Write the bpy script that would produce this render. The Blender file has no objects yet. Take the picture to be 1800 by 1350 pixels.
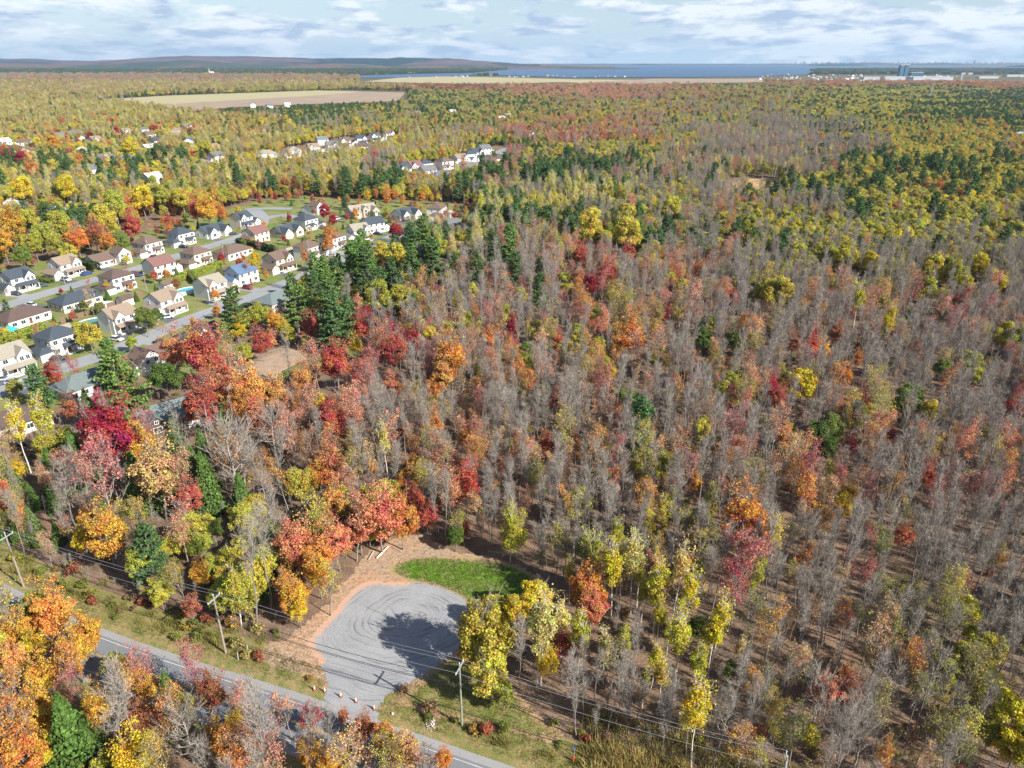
import bpy, math, random
import numpy as np
from mathutils import Vector, Matrix

sc = bpy.context.scene
COL = sc.collection
R_ = math.radians

HAZE_D = 0.000045
# ---------------------------------------------------------------- camera
CAM_H, FOC, PITCH = 80.0, 1249.0, R_(24.5)        # focal length in pixels of an 1800-wide frame
cam = bpy.data.objects.new('camera', bpy.data.cameras.new('camera'))
COL.objects.link(cam)
cam.location = (0, 0, CAM_H)
cam.rotation_euler = (R_(90) - PITCH, 0, 0)
cam.data.sensor_width = 36
cam.data.lens = FOC / 1800 * 36
cam.data.clip_start = 1
cam.data.clip_end = 200000
sc.camera = cam

# ---------------------------------------------------------------- light
SUN_EL, SUN_AZ = R_(35), R_(-33)                   # azimuth counted from +X towards +Y
sd = Vector((math.cos(SUN_EL)*math.cos(SUN_AZ), math.cos(SUN_EL)*math.sin(SUN_AZ), math.sin(SUN_EL)))
sun = bpy.data.objects.new('sun', bpy.data.lights.new('sun', 'SUN'))
COL.objects.link(sun)
sun.data.energy = 5.0
sun.data.angle = R_(0.5)
sun.data.color = (1.0, 0.945, 0.86)
sun.rotation_euler = sd.to_track_quat('Z', 'Y').to_euler()

w = bpy.data.worlds.new('World'); sc.world = w; w.use_nodes = True
nt = w.node_tree; N = nt.nodes; L = nt.links
for n in list(N): N.remove(n)
def nd(N, t, **k):
    n = N.new(t)
    for a, b in k.items(): setattr(n, a, b)
    return n
out = nd(N, 'ShaderNodeOutputWorld')
sky = nd(N, 'ShaderNodeTexSky', sky_type='NISHITA', sun_disc=False)
sky.sun_elevation = SUN_EL
sky.sun_rotation = math.pi/2 - SUN_AZ
sky.altitude = 100; sky.air_density = 1.0; sky.dust_density = 0.6; sky.ozone_density = 2.0
geo = nd(N, 'ShaderNodeTexCoord')
sep = nd(N, 'ShaderNodeSeparateXYZ'); L.new(geo.outputs['Generated'], sep.inputs[0])
def mth(N, L, op, a, b=None, clamp=False):
    n = nd(N, 'ShaderNodeMath', operation=op, use_clamp=clamp)
    for i, v in enumerate((a, b)):
        if v is None: continue
        if isinstance(v, (int, float)): n.inputs[i].default_value = v
        else: L.new(v, n.inputs[i])
    return n.outputs[0]
zc = mth(N, L, 'MAXIMUM', sep.outputs['Z'], 0.0)
zz = mth(N, L, 'ADD', zc, 0.030)
px_ = mth(N, L, 'DIVIDE', sep.outputs['X'], zz)
py_ = mth(N, L, 'DIVIDE', sep.outputs['Y'], zz)
cv = nd(N, 'ShaderNodeCombineXYZ'); L.new(mth(N, L, 'MULTIPLY', sep.outputs['X'], 8.0), cv.inputs[0]); L.new(mth(N, L, 'MULTIPLY', sep.outputs['Y'], 8.0), cv.inputs[1])
L.new(mth(N, L, 'MULTIPLY', mth(N, L, 'DIVIDE', zc, mth(N, L, 'ADD', 0.35, zc)), 15.0), cv.inputs[2])
def noise(N, L, vec, scale, detail=6, rough=.55, dist=0.0, w=None):
    n = nd(N, 'ShaderNodeTexNoise')
    n.inputs['Scale'].default_value = scale; n.inputs['Detail'].default_value = detail
    n.inputs['Roughness'].default_value = rough; n.inputs['Distortion'].default_value = dist
    if vec is not None: L.new(vec, n.inputs['Vector'])
    return n.outputs['Fac']
def ramp(N, L, fac, stops, interp='LINEAR'):
    r = nd(N, 'ShaderNodeValToRGB'); r.color_ramp.interpolation = interp
    e = r.color_ramp.elements
    while len(e) < len(stops): e.new(.5)
    for el, (p, c) in zip(e, stops):
        el.position = p; el.color = (c, c, c, 1) if isinstance(c, (int, float)) else (*c, 1)
    L.new(fac, r.inputs[0]); return r.outputs['Color']
def mixc(N, L, fac, a, b, bt='MIX'):
    m = nd(N, 'ShaderNodeMix', data_type='RGBA', blend_type=bt)
    for s, v in ((m.inputs[0], fac), (m.inputs[6], a), (m.inputs[7], b)):
        if isinstance(v, (int, float)): s.default_value = v
        elif isinstance(v, tuple): s.default_value = (*v, 1)
        else: L.new(v, s)
    return m.outputs[2]
big = noise(N, L, cv.outputs[0], .42, 2, .5)
det = noise(N, L, cv.outputs[0], 1.25, 10, .60, .3)
cm = mth(N, L, 'ADD', mth(N, L, 'MULTIPLY', big, .45), mth(N, L, 'MULTIPLY', det, .75))
mask = ramp(N, L, cm, [(.565, 0.0), (.625, 1.0)])
shade = ramp(N, L, noise(N, L, cv.outputs[0], 2.1, 8, .6, .2), [(.40, (3.5, 4.5, 6.4)), (.56, (8.7, 8.95, 9.3))])
# thin veil brightening towards the horizon
veil = mth(N, L, 'SUBTRACT', 1.0, mth(N, L, 'MULTIPLY', sep.outputs['Z'], 4.2), clamp=True)
veil = mth(N, L, 'MULTIPLY', mth(N, L, 'POWER', veil, 3.0), .80)
base = mixc(N, L, veil, sky.outputs[0], (5.4, 7.1, 9.3))
thinz = mth(N, L, 'SUBTRACT', 1.0, mth(N, L, 'MULTIPLY', zc, 2.6), clamp=True)
mask = mth(N, L, 'MULTIPLY', mask, mth(N, L, 'ADD', .12, mth(N, L, 'MULTIPLY', thinz, .88)))
colr = mixc(N, L, mth(N, L, 'MULTIPLY', mask, .9), base, shade)
bg = nd(N, 'ShaderNodeBackground'); bg.inputs[1].default_value = 0.07
L.new(colr, bg.inputs[0]); L.new(bg.outputs[0], out.inputs[0])

sc.view_settings.view_transform = 'Standard'
sc.view_settings.look = 'None'
sc.view_settings.gamma = 1
sc.view_settings.use_curve_mapping = False
sc.view_settings.exposure = 0.86
sc.render.engine = 'CYCLES'
sc.cycles.max_bounces = 5
sc.cycles.diffuse_bounces = 3
sc.cycles.glossy_bounces = 2
sc.cycles.transmission_bounces = 2
sc.cycles.volume_bounces = 0
sc.cycles.use_denoising = True
sc.cycles.use_adaptive_sampling = False

# ---------------------------------------------------------------- helpers
rng = np.random.default_rng(7)
rnd = random.Random(11)
CP, SP = math.cos(PITCH), math.sin(PITCH)
def G(px, py, z=0.0):
    x = (px-900)/FOC; y = -(py-675)/FOC
    dy = CP + y*SP; dz = -SP + y*CP
    t = (z-CAM_H)/dz
    return (x*t, dy*t)
def PR(x, y, z=0.0):
    dz = z-CAM_H; fy = y*CP - dz*SP; uy = y*SP + dz*CP
    if fy <= 0.1: return (-9999, -9999, .01)
    return (900+FOC*x/fy, 675-FOC*uy/fy, FOC/fy)
def PRv(x, y, z):
    dz = z-CAM_H; fy = np.maximum(y*CP - dz*SP, .1); uy = y*SP + dz*CP
    return 900+FOC*x/fy, 675-FOC*uy/fy, FOC/fy

MATS = {}
def mat(name, col=(.5, .5, .5), rough=.8, tint=False, n1=None, n2=None, bump=None, metal=0, spec=.3, col2=None, nscale=1.0, transl=0, var=None):
    """Procedural material. tint: base colour comes from the object's own tint; n1: amount of noise in value; col2: second colour by noise"""
    if name in MATS: return MATS[name]
    m = bpy.data.materials.new(name); m.use_nodes = True
    nt = m.node_tree; N = nt.nodes; L = nt.links
    b = N['Principled BSDF']
    tc = nd(N, 'ShaderNodeTexCoord'); vec = tc.outputs['Object']
    if tint:
        a = nd(N, 'ShaderNodeAttribute', attribute_type='INSTANCER', attribute_name='tint'); c = a.outputs['Color']
    else:
        rgb = nd(N, 'ShaderNodeRGB'); rgb.outputs[0].default_value = (*col, 1); c = rgb.outputs[0]
    if col2 is not None:
        f = ramp(N, L, noise(N, L, vec, nscale, 8, .6), [(.38, 0.0), (.62, 1.0)])
        c = mixc(N, L, f, c, col2)
    if n1:
        f = ramp(N, L, noise(N, L, vec, n2 or 3.0, 8, .65), [(.25, 1-n1), (.75, 1+n1)])
        c = mixc(N, L, 1.0, c, f, 'MULTIPLY')
    L.new(c, b.inputs['Base Color'])
    b.inputs['Roughness'].default_value = rough
    b.inputs['Metallic'].default_value = metal
    b.inputs['Specular IOR Level'].default_value = spec
    if bump:
        bp = nd(N, 'ShaderNodeBump'); bp.inputs['Strength'].default_value = bump[0]; bp.inputs['Distance'].default_value = .05
        L.new(noise(N, L, vec, bump[1], 6), bp.inputs['Height']); L.new(bp.outputs[0], b.inputs['Normal'])
    MATS[name] = m
    return m

def leaf_material(name, transl=.35, hue=.05, val=(.62, 1.32)):
    m = bpy.data.materials.new(name); m.use_nodes = True
    nt = m.node_tree; N = nt.nodes; L = nt.links
    for n in list(N): N.remove(n)
    o = nd(N, 'ShaderNodeOutputMaterial')
    a = nd(N, 'ShaderNodeAttribute', attribute_type='INSTANCER', attribute_name='tint')
    v = nd(N, 'ShaderNodeAttribute', attribute_type='GEOMETRY', attribute_name='v')
    tc = nd(N, 'ShaderNodeTexCoord')
    cl = noise(N, L, tc.outputs['Object'], .45, 2, .5)
    oi = nd(N, 'ShaderNodeObjectInfo')
    hs = nd(N, 'ShaderNodeHueSaturation')
    h = mth(N, L, 'ADD', .5, mth(N, L, 'MULTIPLY', mth(N, L, 'SUBTRACT', cl, .5), hue*2.2))
    h = mth(N, L, 'ADD', h, mth(N, L, 'MULTIPLY', mth(N, L, 'SUBTRACT', v.outputs['Fac'], .5), hue*.5))
    L.new(h, hs.inputs['Hue'])
    L.new(mth(N, L, 'ADD', val[0], mth(N, L, 'MULTIPLY', v.outputs['Fac'], val[1]-val[0])), hs.inputs['Value'])
    L.new(a.outputs['Color'], hs.inputs['Color'])
    d = nd(N, 'ShaderNodeBsdfDiffuse'); t = nd(N, 'ShaderNodeBsdfTranslucent'); mx = nd(N, 'ShaderNodeMixShader')
    mx.inputs[0].default_value = transl
    L.new(hs.outputs[0], d.inputs[0]); L.new(hs.outputs[0], t.inputs[0])
    L.new(d.outputs[0], mx.inputs[1]); L.new(t.outputs[0], mx.inputs[2]); L.new(mx.outputs[0], o.inputs[0])
    MATS[name] = m
    return m
LEAF = leaf_material('leaf', .35, .085, (.55, 1.38))
NEEDLE = leaf_material('needle', .12, .03, (.55, 1.4))
BARK = mat('bark', (.23, .20, .175), .95, n1=.35, n2=2.0)
TWIG = mat('twig', (.305, .27, .232), .95, n1=.3, n2=.5)
BIRCH = mat('birch_bark', (.66, .62, .54), .8, n1=.35, n2=1.2)

def mesh(name, V, F, mats, mi=None, attr=None, smooth=False):
    """V (n,3) array; F list of equal-size index arrays (each (k,3) or (k,4))"""
    me = bpy.data.meshes.new(name)
    V = np.asarray(V, dtype=np.float32)
    Fs = [np.asarray(f, dtype=np.int32) for f in (F if isinstance(F, list) else [F]) if len(f)]
    loops = np.concatenate([f.ravel() for f in Fs]); tot = np.concatenate([np.full(len(f), f.shape[1], dtype=np.int32) for f in Fs])
    me.vertices.add(len(V)); me.vertices.foreach_set('co', V.ravel())
    me.loops.add(len(loops)); me.loops.foreach_set('vertex_index', loops)
    me.polygons.add(len(tot)); st = np.concatenate([[0], np.cumsum(tot)[:-1]]).astype(np.int32)
    me.polygons.foreach_set('loop_start', st); me.polygons.foreach_set('loop_total', tot)
    for m in (mats if isinstance(mats, (list, tuple)) else [mats]): me.materials.append(m)
    if mi is not None: me.polygons.foreach_set('material_index', np.asarray(mi, dtype=np.int32))
    if smooth: me.polygons.foreach_set('use_smooth', np.ones(len(tot), dtype=bool))
    if attr is not None:
        for k, arr in attr.items():
            at = me.attributes.new(k, 'FLOAT', 'POINT'); at.data.foreach_set('value', np.asarray(arr, dtype=np.float32))
    me.update(calc_edges=True)
    return me

def link(name, me, parent=None, loc=None, rz=0, **props):
    o = bpy.data.objects.new(name, me); COL.objects.link(o)
    if parent is not None: o.parent = parent
    if loc is not None: o.location = loc
    if rz: o.rotation_euler = (0, 0, rz)
    for k, v in props.items(): o[k] = v
    return o

class MB:
    """Collects boxes, tubes and prisms into one mesh."""
    def __init__(s): s.v = []; s.f = []; s.m = []
    def poly(s, pts, faces, m=0):
        b = len(s.v); s.v += [tuple(p) for p in pts]; s.f += [tuple(i+b for i in f) for f in faces]; s.m += [m]*len(faces); return s
    def box(s, x0, x1, y0, y1, z0, z1, m=0):
        return s.poly([(x0,y0,z0),(x1,y0,z0),(x1,y1,z0),(x0,y1,z0),(x0,y0,z1),(x1,y0,z1),(x1,y1,z1),(x0,y1,z1)],
                      [(0,3,2,1),(4,5,6,7),(0,1,5,4),(1,2,6,5),(2,3,7,6),(3,0,4,7)], m)
    def tube(s, p0, p1, r0, r1=None, n=6, m=0, cap=True):
        r1 = r0 if r1 is None else r1
        p0 = Vector(p0); p1 = Vector(p1); d = (p1-p0).normalized()
        a = d.orthogonal().normalized(); b = d.cross(a)
        pts = []
        for p, r in ((p0, r0), (p1, r1)):
            for i in range(n):
                t = 2*math.pi*i/n; pts.append(p + a*math.cos(t)*r + b*math.sin(t)*r)
        fs = [(i, (i+1) % n, n+(i+1) % n, n+i) for i in range(n)]
        if cap: fs += [tuple(range(n))[::-1], tuple(range(n, 2*n))]
        return s.poly(pts, fs, m)
    def extr(s, prof, axis, a, b, m=0):
        """profile of (h, z) extruded along axis 'x' or 'y' from a to b"""
        n = len(prof)
        P = [(t, h, z) if axis == 'x' else (h, t, z) for t in (a, b) for h, z in prof]
        fs = [(i, (i+1) % n, n+(i+1) % n, n+i) for i in range(n)] + [tuple(range(n))[::-1], tuple(range(n, 2*n))]
        return s.poly(P, fs, m)
    def build(s, name, mats, parent=None, loc=None, rz=0, smooth=False, **props):
        me = bpy.data.meshes.new(name); me.from_pydata(s.v, [], s.f)
        for m in (mats if isinstance(mats, (list, tuple)) else [mats]): me.materials.append(m)
        me.polygons.foreach_set('material_index', s.m)
        if smooth: me.polygons.foreach_set('use_smooth', [True]*len(s.f))
        import bmesh
        bm = bmesh.new(); bm.from_mesh(me); bmesh.ops.recalc_face_normals(bm, faces=bm.faces); bm.to_mesh(me); bm.free()
        return link(name, me, parent, loc, rz, **props)
def empty(name, loc, rz=0, **props):
    return link(name, None, None, loc, rz, **props)
def copy_tree(o, parent=None):
    c = o.copy(); COL.objects.link(c)
    if parent is not None: c.parent = parent
    for ch in list(o.children): copy_tree(ch, c)
    return c

def inpoly(x, y, poly):
    x = np.asarray(x, float); y = np.asarray(y, float); r = np.zeros(x.shape, bool); j = len(poly)-1
    for i in range(len(poly)):
        xi, yi = poly[i]; xj, yj = poly[j]
        c = ((yi > y) != (yj > y)) & (x < (xj-xi)*(y-yi)/((yj-yi) or 1e-9)+xi)
        r ^= c; j = i
    return r
def polydist(x, y, poly, closed=True):
    d = np.full(np.shape(x), 1e9)
    n = len(poly)
    for i in range(n if closed else n-1):
        ax, ay = poly[i]; bx, by = poly[(i+1) % n]
        dx, dy = bx-ax, by-ay; t = np.clip(((x-ax)*dx+(y-ay)*dy)/max(dx*dx+dy*dy, 1e-9), 0, 1)
        d = np.minimum(d, np.hypot(x-ax-t*dx, y-ay-t*dy))
    return d
def sdf(x, y, poly):
    d = polydist(x, y, poly); return np.where(inpoly(x, y, poly), d, -d)
def vnoise(x, y, s, seed=0):
    """smooth value noise 0..1"""
    r = np.random.default_rng(seed).random((64, 64))
    u = np.asarray(x)/s + 1000; v = np.asarray(y)/s + 1000
    i = np.floor(u).astype(int); j = np.floor(v).astype(int); a = u-i; b = v-j
    a = a*a*(3-2*a); b = b*b*(3-2*b)
    g = lambda p, q: r[p % 64, q % 64]
    return (g(i,j)*(1-a)+g(i+1,j)*a)*(1-b)+(g(i,j+1)*(1-a)+g(i+1,j+1)*a)*b
def P2(pts, z=0.0): return [G(a, b, z) for a, b in pts]
def chaikin(p, n=2, closed=True):
    for _ in range(n):
        q = []
        m = len(p)
        for i in range(m if closed else m-1):
            a = p[i]; b = p[(i+1) % m]
            q += [(a[0]*.75+b[0]*.25, a[1]*.75+b[1]*.25), (a[0]*.25+b[0]*.75, a[1]*.25+b[1]*.75)]
        if not closed: q = [p[0]] + q + [p[-1]]
        p = q
    return p
def sheet(name, poly, z, cell, material, ragged=0.0, rs=1.5, seed=0, kind='structure', extra=None, height=None, **props):
    """a ragged-edged ground sheet inside a polygon; vertex attribute 'edge' is the distance from the outline"""
    xs = [p[0] for p in poly]; ys = [p[1] for p in poly]
    m = ragged + cell
    X, Y = np.meshgrid(np.arange(min(xs)-m, max(xs)+m+cell, cell), np.arange(min(ys)-m, max(ys)+m+cell, cell))
    e = sdf(X, Y, poly) + ragged*(2*vnoise(X, Y, rs, seed)-1)*.7 + ragged*(2*vnoise(X, Y, rs/3, seed+1)-1)*.5
    if extra is not None: e = np.minimum(e, extra(X, Y))
    jx = (vnoise(X, Y, cell*1.1, seed+5)-.5)*cell*.8; jy = (vnoise(X, Y, cell*1.1, seed+6)-.5)*cell*.8
    ok = (e[:-1,:-1] > 0) | (e[1:,:-1] > 0) | (e[:-1,1:] > 0) | (e[1:,1:] > 0)
    ok &= (np.minimum(np.minimum(e[:-1,:-1], e[1:,:-1]), np.minimum(e[:-1,1:], e[1:,1:])) > -cell*1.5)
    idx = np.arange(X.size).reshape(X.shape)
    q = np.stack([idx[:-1,:-1][ok], idx[:-1,1:][ok], idx[1:,1:][ok], idx[1:,:-1][ok]], 1)
    use, inv = np.unique(q, return_inverse=True)
    hz = height(X, Y, e).ravel()[use] if height is not None else 0
    V = np.stack([(X+jx).ravel()[use], (Y+jy).ravel()[use], np.full(len(use), z)+hz], 1)
    me = mesh(name, V, inv.reshape(-1, 4), material, attr={'edge': e.ravel()[use]}, smooth=True)
    return link(name, me, kind=kind, **props)
def strip(name, pts, off0, off1, z, material, parent=None, **props):
    """a ribbon along a polyline between two side offsets (positive = left)"""
    V = []
    for i, p in enumerate(pts):
        a = pts[max(i-1, 0)]; b = pts[min(i+1, len(pts)-1)]
        dx, dy = b[0]-a[0], b[1]-a[1]; l = math.hypot(dx, dy); nx, ny = -dy/l, dx/l
        V += [(p[0]+nx*off0, p[1]+ny*off0, z), (p[0]+nx*off1, p[1]+ny*off1, z)]
    F = [(2*i, 2*i+1, 2*i+3, 2*i+2) for i in range(len(pts)-1)]
    me = mesh(name, V, np.array(F)[:, ::-1], material)
    if 'kind' not in props and parent is None: props['kind'] = 'structure'
    return link(name, me, parent, **props)
def offset_line(pts, off):
    r = []
    for i, p in enumerate(pts):
        a = pts[max(i-1, 0)]; b = pts[min(i+1, len(pts)-1)]
        dx, dy = b[0]-a[0], b[1]-a[1]; l = math.hypot(dx, dy)
        r.append((p[0]-dy/l*off, p[1]+dx/l*off))
    return r
# ---------------------------------------------------------------- ground
def ground_material(name, cols, scales=(.02, .35, 3.0), edge=None, bumpd=.1, fine=.35):
    """cols: (c_low, c_mid, c_high) blended by noise at several scales; edge=(colour, width) specks thinning away from the outline"""
    m = bpy.data.materials.new(name); m.use_nodes = True
    nt = m.node_tree; N = nt.nodes; L = nt.links; b = N['Principled BSDF']
    g = nd(N, 'ShaderNodeNewGeometry'); vec = g.outputs['Position']
    f1 = noise(N, L, vec, scales[0], 4, .6); f2 = noise(N, L, vec, scales[1], 6, .65); f3 = noise(N, L, vec, scales[2], 4, .7)
    c = mixc(N, L, ramp(N, L, f1, [(.4, 0.0), (.6, 1.0)]), cols[0], cols[1])
    c = mixc(N, L, ramp(N, L, f2, [(.42, 0.0), (.62, 1.0)]), c, cols[2])
    c = mixc(N, L, 1.0, c, ramp(N, L, f3, [(.3, 1-fine), (.7, 1+fine)]), 'MULTIPLY')
    if edge:
        a = nd(N, 'ShaderNodeAttribute', attribute_name='edge')
        e = mth(N, L, 'DIVIDE', a.outputs['Fac'], edge[1])
        sp = mth(N, L, 'ADD', mth(N, L, 'MULTIPLY', noise(N, L, vec, 2.6, 6, .75), 1.5), -0.25)
        k = ramp(N, L, mth(N, L, 'SUBTRACT', sp, e), [(.0, 0.0), (.12, 1.0)])
        c = mixc(N, L, k, c, edge[0])
    L.new(c, b.inputs['Base Color']); b.inputs['Roughness'].default_value = .95; b.inputs['Specular IOR Level'].default_value = .15
    bp = nd(N, 'ShaderNodeBump'); bp.inputs['Strength'].default_value = .6; bp.inputs['Distance'].default_value = bumpd
    L.new(f3, bp.inputs['Height']); L.new(bp.outputs[0], b.inputs['Normal'])
    MATS[name] = m; return m
FLOOR = ground_material('forest_floor', ((.20, .12, .08), (.13, .095, .07), (.25, .175, .115)), (.05, .45, 4.0), bumpd=.25, fine=.5)
FARLAND = ground_material('far_land', ((.13, .12, .05), (.09, .10, .045), (.16, .11, .06)), (.0012, .006, .05), bumpd=.1)
S = 20000
link('ground', mesh('ground', [(-S,-S,0),(S,-S,0),(S,S,0),(-S,S,0)], np.array([(0,1,2,3)]), FARLAND), loc=(0,0,-.30), kind='structure')
V = [G(-500, 1700), G(2300, 1700), G(2300, 175), G(-500, 175)]
def grid_quad(name, x0, x1, y0, y1, n, z, m, **p):
    X, Y = np.meshgrid(np.linspace(x0, x1, n), np.linspace(y0, y1, n))
    i = np.arange(n*n).reshape(n, n)
    q = np.stack([i[:-1,:-1].ravel(), i[:-1,1:].ravel(), i[1:,1:].ravel(), i[1:,:-1].ravel()], 1)
    return link(name, mesh(name, np.stack([X.ravel(), Y.ravel(), np.full(n*n, z)], 1), q, m), **p)
grid_quad('forest_floor', -1100, 1100, -60, 1250, 12, 0, FLOOR, kind='structure')

# the paved road: centre line follows the double yellow line of the photograph
ROADC = [(75, 23.5), (50, 36.0), (25, 46.8), (8, 53.3), (-8, 59.4), (-20, 64.0), (-32, 68.6), (-45, 73.0), (-58, 77.7), (-72, 83.5), (-92, 93.5), (-125, 112)]
ROADC = [(x, y-.1) for x, y in chaikin(ROADC, 2, False)]
def asphalt(name, c, fine=.12):
    return ground_material(name, (tuple(v*.9 for v in c), tuple(v*1.08 for v in c), c), (.06, .8, 9.0), bumpd=.02, fine=fine)
ASPH = asphalt('asphalt', (.19, .20, .215)); SHO = asphalt('gravel_shoulder', (.29, .29, .29), .3)
WHITE = mat('white_paint', (.50, .50, .49), .6, n1=.4, n2=1.5); YELLOW = mat('yellow_paint', (.55, .33, .06), .6, n1=.45, n2=1.5)
VERGE = ground_material('verge_grass', ((.22, .19, .07), (.32, .24, .12), (.16, .18, .05)), (.08, .6, 5.0), bumpd=.15, fine=.45)
strip('verge', ROADC, -10.5, 8.6, .004, VERGE)
strip('road_shoulder', ROADC, -4.2, 4.3, .012, SHO)
road = strip('road', ROADC, -3.1, 3.3, .016, ASPH)
strip('edge_line', ROADC, 2.64, 2.75, .020, WHITE)
strip('edge_line', ROADC, -2.71, -2.60, .020, WHITE)
strip('centre_line', ROADC, .06, .17, .020, YELLOW)
strip('centre_line', ROADC, -.17, -.06, .020, YELLOW)

# the turning circle, its leaf-strewn apron and lawn
Z3 = lambda ox, oy, pts: [(ox+a/3, oy+b/3) for a, b in pts]
LOT = chaikin(P2(Z3(400, 900, [(500,985),(545,900),(500,800),(440,740),(420,690),(500,600),(590,500),(660,410),(740,362),(880,372),(1060,382),(1190,425),(1280,490),(1300,580),(1260,670),(1190,735),(1110,790),(1030,850),(940,905),(830,965),(775,1040),(800,1105),(640,1075)])), 2)
APRON = chaikin(P2(Z3(400, 900, [(130,740),(330,660),(450,570),(540,480),(600,390),(700,270),(760,200),(860,150),(960,120),(1080,140),(1200,215),(1340,240),(1480,270),(1620,320),(1700,420),(1640,480),(1400,560),(1320,680),(1150,790),(960,920),(700,960),(560,950),(480,880),(200,800)])), 2)
LAWN = chaikin(P2(Z3(400, 900, [(845,305),(930,255),(1040,238),(1180,245),(1330,245),(1480,280),(1620,340),(1730,450),(1830,600),(1740,660),(1500,590),(1330,540),(1250,460),(1180,420),(1060,380),(940,355)])), 2)
LAWN2 = chaikin(P2(Z3(400, 900, [(1000,905),(1110,810),(1240,740),(1330,760),(1430,880),(1560,1010),(1700,1120),(1780,1190),(1700,1210),(1500,1160),(1250,1100),(1000,1050),(860,1010)])), 2)
LITTER = ground_material('leaf_litter', ((.48, .29, .17), (.40, .30, .21), (.27, .19, .13)), (.15, 1.3, 4.0), bumpd=.08, fine=.6)
GRASS = ground_material('lawn_grass', ((.12, .25, .02), (.18, .27, .035), (.24, .25, .08)), (.14, .4, 3.0), edge=((.36, .27, .14), 2.4), bumpd=.1, fine=.4)
sheet('leaf_covered_apron', APRON, .008, .5, LITTER, .8, 2.0, 3)
sheet('lawn', LAWN, .013, .4, GRASS, 1.1, 1.5, 5)
GRASS2 = ground_material('rough_grass', ((.13, .17, .035), (.20, .20, .06), (.27, .23, .10)), (.12, .5, 3.0), edge=((.40, .27, .16), 1.6), bumpd=.1, fine=.4)
sheet('rough_grass', LAWN2, .010, .4, GRASS2, .7, 1.5, 6)
# gravel with tyre rings
m = bpy.data.materials.new('gravel'); m.use_nodes = True
nt = m.node_tree; N = nt.nodes; L = nt.links; b = N['Principled BSDF']
g = nd(N, 'ShaderNodeNewGeometry')
cx, cy = G(715, 1085)
mp = nd(N, 'ShaderNodeMapping', vector_type='POINT'); mp.inputs['Location'].default_value = (-cx, -cy, 0); L.new(g.outputs['Position'], mp.inputs[0])
sp = nd(N, 'ShaderNodeSeparateXYZ'); L.new(mp.outputs[0], sp.inputs[0])
rad = mth(N, L, 'SQRT', mth(N, L, 'ADD', mth(N, L, 'POWER', mth(N, L, 'MULTIPLY', sp.outputs[0], .95), 2.0), mth(N, L, 'POWER', mth(N, L, 'MULTIPLY', sp.outputs[1], 1.15), 2.0)))
wob = mth(N, L, 'MULTIPLY', noise(N, L, mp.outputs[0], .09, 2), 5.0)
rad2 = mth(N, L, 'ADD', rad, wob)
ang = mth(N, L, 'ARCTAN2', sp.outputs[1], sp.outputs[0])
cb = nd(N, 'ShaderNodeCombineXYZ'); L.new(mth(N, L, 'MULTIPLY', rad2, 2.3), cb.inputs[0]); L.new(mth(N, L, 'MULTIPLY', ang, .7), cb.inputs[1])
rings = noise(N, L, cb.outputs[0], 1.0, 5, .65)
c = mixc(N, L, ramp(N, L, rings, [(.38, 0.0), (.47, 1.0)]), (.155, .16, .17), (.285, .29, .30))
c = mixc(N, L, ramp(N, L, noise(N, L, g.outputs['Position'], .22, 5, .6), [(.4, 0.0), (.65, .55)]), c, (.36, .36, .36))
c = mixc(N, L, 1.0, c, ramp(N, L, noise(N, L, g.outputs['Position'], 4.5, 5, .75), [(.3, .72), (.7, 1.28)]), 'MULTIPLY')
a = nd(N, 'ShaderNodeAttribute', attribute_name='edge')
e = mth(N, L, 'DIVIDE', a.outputs['Fac'], 2.6)
# leaves blow in from the wooded (left) side
e = mth(N, L, 'ADD', mth(N, L, 'ADD', e, .12), mth(N, L, 'MULTIPLY', mth(N, L, 'MAXIMUM', mth(N, L, 'ADD', sp.outputs[0], 2.0), 0.0), .22))
e = mth(N, L, 'ADD', e, mth(N, L, 'MULTIPLY', mth(N, L, 'MAXIMUM', mth(N, L, 'SUBTRACT', -9.0, sp.outputs[1]), 0.0), .5))
spk = mth(N, L, 'ADD', mth(N, L, 'MULTIPLY', noise(N, L, g.outputs['Position'], 1.6, 9, .85), 2.2), -.62)
c = mixc(N, L, ramp(N, L, mth(N, L, 'SUBTRACT', spk, e), [(.0, 0.0), (.1, 1.0)]), c, (.52, .32, .22))
L.new(c, b.inputs['Base Color']); b.inputs['Roughness'].default_value = .95; b.inputs['Specular IOR Level'].default_value = .15
bp = nd(N, 'ShaderNodeBump'); bp.inputs['Strength'].default_value = .5; bp.inputs['Distance'].default_value = .05
L.new(rings, bp.inputs['Height']); L.new(bp.outputs[0], b.inputs['Normal'])
sheet('gravel_turning_circle', LOT, .022, .35, m, .25, 1.2, 8)

# pond-side dirt clearing, stick-covered bare patch and beige fields
DIRT = ground_material('dirt', ((.36, .26, .19), (.30, .22, .15), (.40, .30, .22)), (.1, .6, 3.0), bumpd=.1, fine=.25)
CLEAR = chaikin(P2([(395,668),(420,650),(450,628),(490,612),(530,606),(590,604),(612,618),(585,640),(530,656),(480,668),(430,684),(400,682)]), 2)
CLEARG = chaikin(P2([(478,655),(510,640),(560,622),(610,606),(640,612),(612,634),(560,650),(510,666),(484,672)]), 2)
sheet('dirt_bank', CLEAR, .010, .9, DIRT, 1.0, 3, 12, height=lambda X, Y, e: np.clip(e, 0, 3)*.25)
sheet('grassy_bank', CLEARG, .02, .9, ground_material('olive_grass', ((.14, .15, .05), (.10, .12, .035), (.2, .17, .07)), (.1, .6, 3)), 1.0, 3, 13, height=lambda X, Y, e: np.clip(e, 0, 3)*.25)
PATCH = chaikin(P2([(1284,327),(1308,315),(1338,314),(1362,319),(1352,331),(1328,343),(1298,344),(1286,336)]), 2)
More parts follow.
